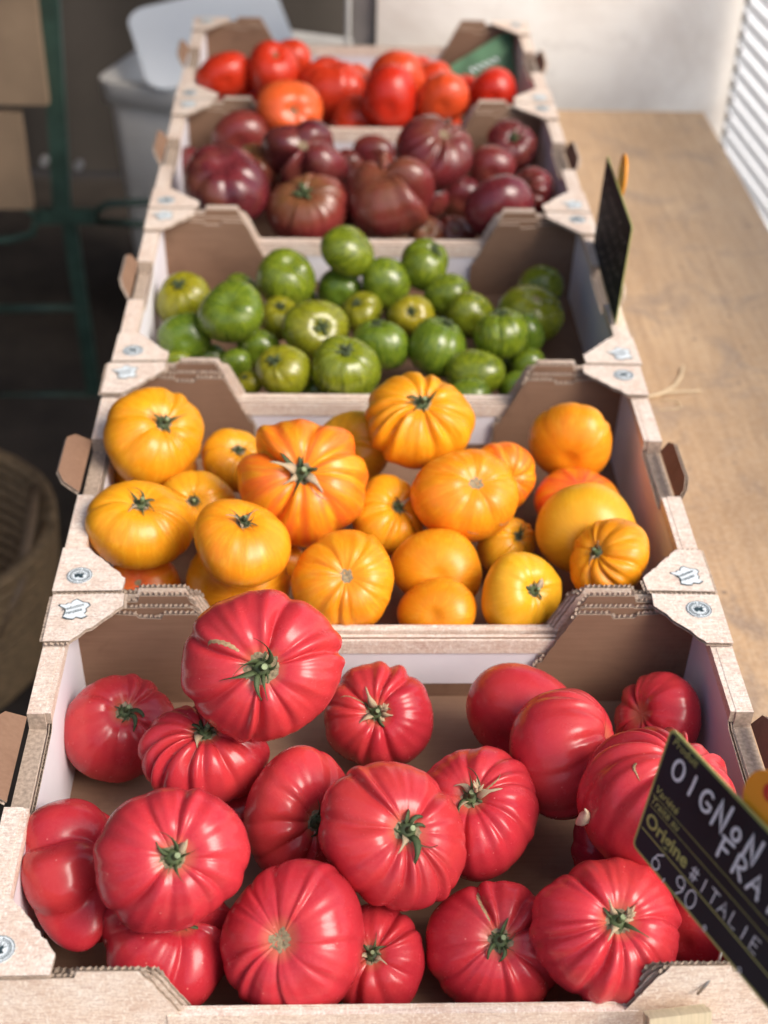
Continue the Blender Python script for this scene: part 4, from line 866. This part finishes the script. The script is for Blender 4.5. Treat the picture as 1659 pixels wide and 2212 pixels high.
# ---- pale garlic clove between the tomatoes
m_ = MB(); m_.tube([(0, 0, -.013), (.001, 0, -.008), (.0015, .001, -.002), (-.001, 0, .004), (-.003, 0, .009), (-.006, 0, .012)], [.0015, .004, .0052, .0034, .0014, .0008], 12)
gc = m_.build('garlic_clove', [simple('garlic_skin', (.62, .48, .33), .6, .25, 140)], None, True)
gp = Vector((-.0519273795, -.999354188, .834813269))+(F+CR*(1263-829.5)/3103.14-CU*(1765-1106)/3103.14)*1.085
gc.location = gp; gc.rotation_euler = (.3, .35, 0); tag(gc, 'small cream garlic clove wedged left of the huge ribbed pink tomato', 'garlic clove')

# ---- green leaflet in the farthest crate
lf = empty('paper_leaflet', (.21, 1.55, -.05)); tag(lf, 'green printed leaflet with white words tucked in the corner of the farthest crate', 'leaflet')
m_ = MB(); A4 = [Vector(p)-Vector((.21, 1.55, -.05)) for p in ((.146, 1.530, -.058), (.272, 1.600, -.004), (.279, 1.520, -.070), (.190, 1.500, -.083))]
nn = (A4[1]-A4[0]).cross(A4[3]-A4[0]).normalized()*.0006
if nn.dot(CF) > 0: nn = -nn
m_.add([*A4, *[p+nn for p in A4]], [(0, 1, 2, 3), (7, 6, 5, 4), (0, 4, 5, 1), (1, 5, 6, 2), (2, 6, 7, 3), (3, 7, 4, 0)])
m_.build('leaflet_sheet', [simple('green_print', (.075, .17, .09), .5, .35, 30)], lf)
m_ = MB()
for k in range(5):
    q_ = .30+k*.10; c0 = A4[3].lerp(A4[2], q_).lerp(A4[0].lerp(A4[1], q_), .50)+nn*5; uu = (A4[2]-A4[3]).normalized()*.0055; vv = (A4[0]-A4[3]).normalized()*.009
    m_.add([c0, c0+uu, c0+uu+vv, c0+vv], [(0, 1, 2, 3)])
m_.build('white_lettering', [CHALK], lf)

# ---- things behind on the left
BIN = simple('grey_plastic', (.85, .82, .78), .45, .08, 10); LID = simple('white_plastic', (.82, .87, .92), .35, .02, 10)
bn = empty('plastic_bin', (-.285, 2.20, GROUND_Z)); bn.rotation_euler = (0, 0, math.radians(-20)); tag(bn, 'tall grey plastic bin standing on the ground behind the crates', 'bin')
def taper_box(x0, x1, y0, y1, z0, z1, s_, r=.04, n=5):
    m_ = MB(); rings = []
    for z, k in ((z0, s_), (z1, 1.0)):
        ring = []
        for cx, cy, a0 in ((x1-r, y1-r, 0), (x0+r, y1-r, 90), (x0+r, y0+r, 180), (x1-r, y0+r, 270)):
            for q in range(n+1): an = math.radians(a0+90*q/n); ring.append(((cx+r*math.cos(an))*k, (cy+r*math.sin(an))*k, z))
        rings.append(ring)
    N_ = len(rings[0]); m_.add(rings[0]+rings[1], [(k, (k+1) % N_, N_+(k+1) % N_, N_+k) for k in range(N_)]+[tuple(reversed(range(N_)))])
    return m_, rings
m_, rg = taper_box(-.20, .26, -.22, .22, 0, .60, .86); m_.build('bin_body', [BIN], bn, True)
m_, rg = taper_box(-.215, .275, -.235, .235, .575, .625, .99, .045)
n_ = len(rg[1]); inner = [(p[0]*.87, p[1]*.87, .625) for p in rg[1]]; deep = [(p[0]*.85, p[1]*.85, .585) for p in rg[1]]
m_.add(rg[1]+inner+deep, [(k, (k+1) % n_, n_+(k+1) % n_, n_+k) for k in range(n_)]+[(n_+k, n_+(k+1) % n_, 2*n_+(k+1) % n_, 2*n_+k) for k in range(n_)]+[tuple(range(2*n_, 3*n_))])
m_.build('bin_rim', [BIN], bn, True)
ld = empty('loose_bin_lid', (-.300, 2.12, -.205)); ld.rotation_euler = (math.radians(24), math.radians(-9), math.radians(14)); tag(ld, 'white plastic lid lying tilted on top of the grey bin', 'lid')
m_, rg = taper_box(-.175, .155, -.125, .125, 0, .018, .97, .045); n_ = len(rg[1]); m_.add(rg[1], [tuple(range(n_))]); m_.build('lid_plate', [LID], ld)

WOOD = simple('grey_brown_plank', (.27, .185, .115), .8, .25, 6, stretch=(1, 14, 1), bmp=.3)
fr = empty('folding_bench', (-.72, 1.75, GROUND_Z)); tag(fr, 'upended folding bench of green metal tubes with brown wooden boards at the far left', 'bench')
def L_(p): return (p[0]+.72, p[1]-1.75, p[2]-GROUND_Z)
def bar(name, pts, r_): MB().tube([L_(p) for p in pts], r_, 8).build(name, [GREEN], fr, True)
YB = 1.75
PX = lambda x, y, Y=YB: None
def at(x, y, Y):
    r_ = F+CR*(x-829.5)/3103.14-CU*(y-1106)/3103.14; C0 = Vector((-.0519273795, -.999354188, .834813269)); return C0+r_*((Y-C0.y)/r_.y)
bx_ = MB(); p0 = at(112, -40, YB); p1 = at(140, 455, YB)
def flat_bar(name, a_, b_, w, t_):
    a_ = Vector(a_); b_ = Vector(b_); d = (b_-a_).normalized(); s_ = d.cross(Vector((0, 1, 0))).normalized()*w/2; y_ = Vector((0, t_/2, 0))
    vs = [L_(p+sx*s_+sy*y_) for p in (a_, b_) for sx, sy in ((-1, -1), (1, -1), (1, 1), (-1, 1))]
    MB().add(vs, [(0, 1, 5, 4), (1, 2, 6, 5), (2, 3, 7, 6), (3, 0, 4, 7), (3, 2, 1, 0), (4, 5, 6, 7)]).build(name, [GREEN], fr)
flat_bar('upright', at(104, -60, YB), at(136, 470, YB), .036, .02)
flat_bar('cross_bar', at(85, 467, YB-.004), at(205, 467, YB-.004), .030, .016)
bar('loop_rod', [at(-60, 452, YB), at(20, 436, YB), at(52, 446, YB), at(80, 470, YB), at(70, 505, YB), at(20, 518, YB), at(-60, 520, YB)], .008)
bar('loop_rod', [at(330, 436, YB), at(235, 440, YB), at(212, 452, YB), at(206, 478, YB), at(330, 486, YB)], .008)
flat_bar('leg', at(150, 478, YB+.03), at(205, 860, YB+.03), .030, .016)
bar('stretcher', [at(-60, 668, YB+.03), at(190, 664, YB+.03)], .009); bar('stretcher', [at(-60, 860, YB+.03), at(215, 852, YB+.03)], .010)
for (xa, ya, xb, yb) in ((-330, -30, 106, 224), (-330, 236, 72, 448)):
    a_ = at(xa, ya, YB-.03); b_ = at(xb, yb, YB-.03)
    m_ = MB(); q0 = L_((a_.x, YB-.04, b_.z)); q1 = L_((b_.x, YB-.016, a_.z)); m_.box(q0[0], q1[0], q0[1], q1[1], q0[2], q1[2]); m_.build('board', [WOOD], fr)
for x, y in ((98, 343), (172, 352)):
    p = at(x, y, YB-.03); MB().tube([L_(p), L_(p-Vector((0, .02, 0)))], .009, 10).build('bolt', [simple('bolt_steel', (.25, .24, .23), .4, .1, 20)], fr)

# woven basket, lower left
bk = empty('woven_basket', (-.745, .90, GROUND_Z)); tag(bk, 'brown woven straw basket on the ground at the left edge', 'basket')
BASK = simple('basket_straw', (.22, .145, .075), .85, .4, 60, bmp=.5, stretch=(1, 1, 4))
def coil(rad, z, thick):
    m_ = MB(); n = 40; m_.tube([(rad*math.cos(2*math.pi*k/n), rad*math.sin(2*math.pi*k/n), z+.002*math.sin(k*2.1)) for k in range(n+1)], thick, 6); return m_
for k in range(13):
    z = .012+k*.0235; coil(.175+.055*math.sin(k/12*1.5), z, .0135).build('straw_coil', [BASK], bk, True)
m_ = MB(); n = 40; m_.add([(.172*math.cos(2*math.pi*k/n), .172*math.sin(2*math.pi*k/n), .008) for k in range(n)], [tuple(range(n))]); m_.build('basket_base', [BASK], bk)
m_ = MB(); m_.tube([(.16, -.16, .20), (.20, -.13, .27), (.21, -.02, .335), (.19, .10, .30)], .009, 8); m_.build('handle', [simple('leather', (.20, .13, .075), .6, .2, 20)], bk, True)
SHADE_TARP = simple('added_shade_tarpaulin', (.088, .074, .062), .8, .2, 3, bmp=.1)  # tarpaulins added to cut sky light and darken the left background
def shade_tarp(x0, y0, x1, y1, z0, z1, label, ph):
    vs = []; n = 60; d = Vector((x1-x0, y1-y0, 0)); nn = Vector((-d.y, d.x, 0)).normalized()
    for o_ in (0, .003):
        for z in (z0, z1):
            for k in range(n+1):
                q = Vector((x0, y0, z))+d*(k/n)+nn*(.012*math.sin(k*.9+ph)+.02*math.sin(k*.23+ph)+o_); vs.append(q)
    m1 = n+1; m_ = MB(); m_.add(vs, [(k, k+1, m1+k+1, m1+k) for k in range(n)]+[(2*m1+k, 3*m1+k, 3*m1+k+1, 2*m1+k+1) for k in range(n)]); tag(m_.build('tarpaulin', [SHADE_TARP], None, True), label, 'tarpaulin', 'tarpaulins added to shade the left background')
shade_tarp(-3.2, 3.1, .30, 2.95, GROUND_Z+.01, 1.6, 'taupe tarpaulin added behind the grey bin and bench to darken the background', 0.)
shade_tarp(-2.5, -1.2, -2.5, 3.0, GROUND_Z+.01, 1.6, 'unseen taupe tarpaulin added on the left to block sky light', 1.)
SHADE_AWN = simple('added_shade_canvas', (.30, .30, .29), .8, .08, 3)  # awning added out of view, blocks sky and sun to deepen the shade
aw = empty('added_shade_awning', (0, 1.2, 1.62)); tag(aw, 'plain canvas awning on four posts, added out of view to shade the scene', 'awning')
m_ = MB(); m_.box(-2.4, 1.05, -.75, 1.75, 0, .004); m_.build('shade_canopy', [SHADE_AWN], aw)
for x, y in ((-2.35, -.7), (1.0, -.7), (-2.35, 1.72), (1.0, 1.72)): MB().tube([(x, y, -.001), (x, y, GROUND_Z-1.62)], .02, 8).build('post', [GREEN], aw, True)
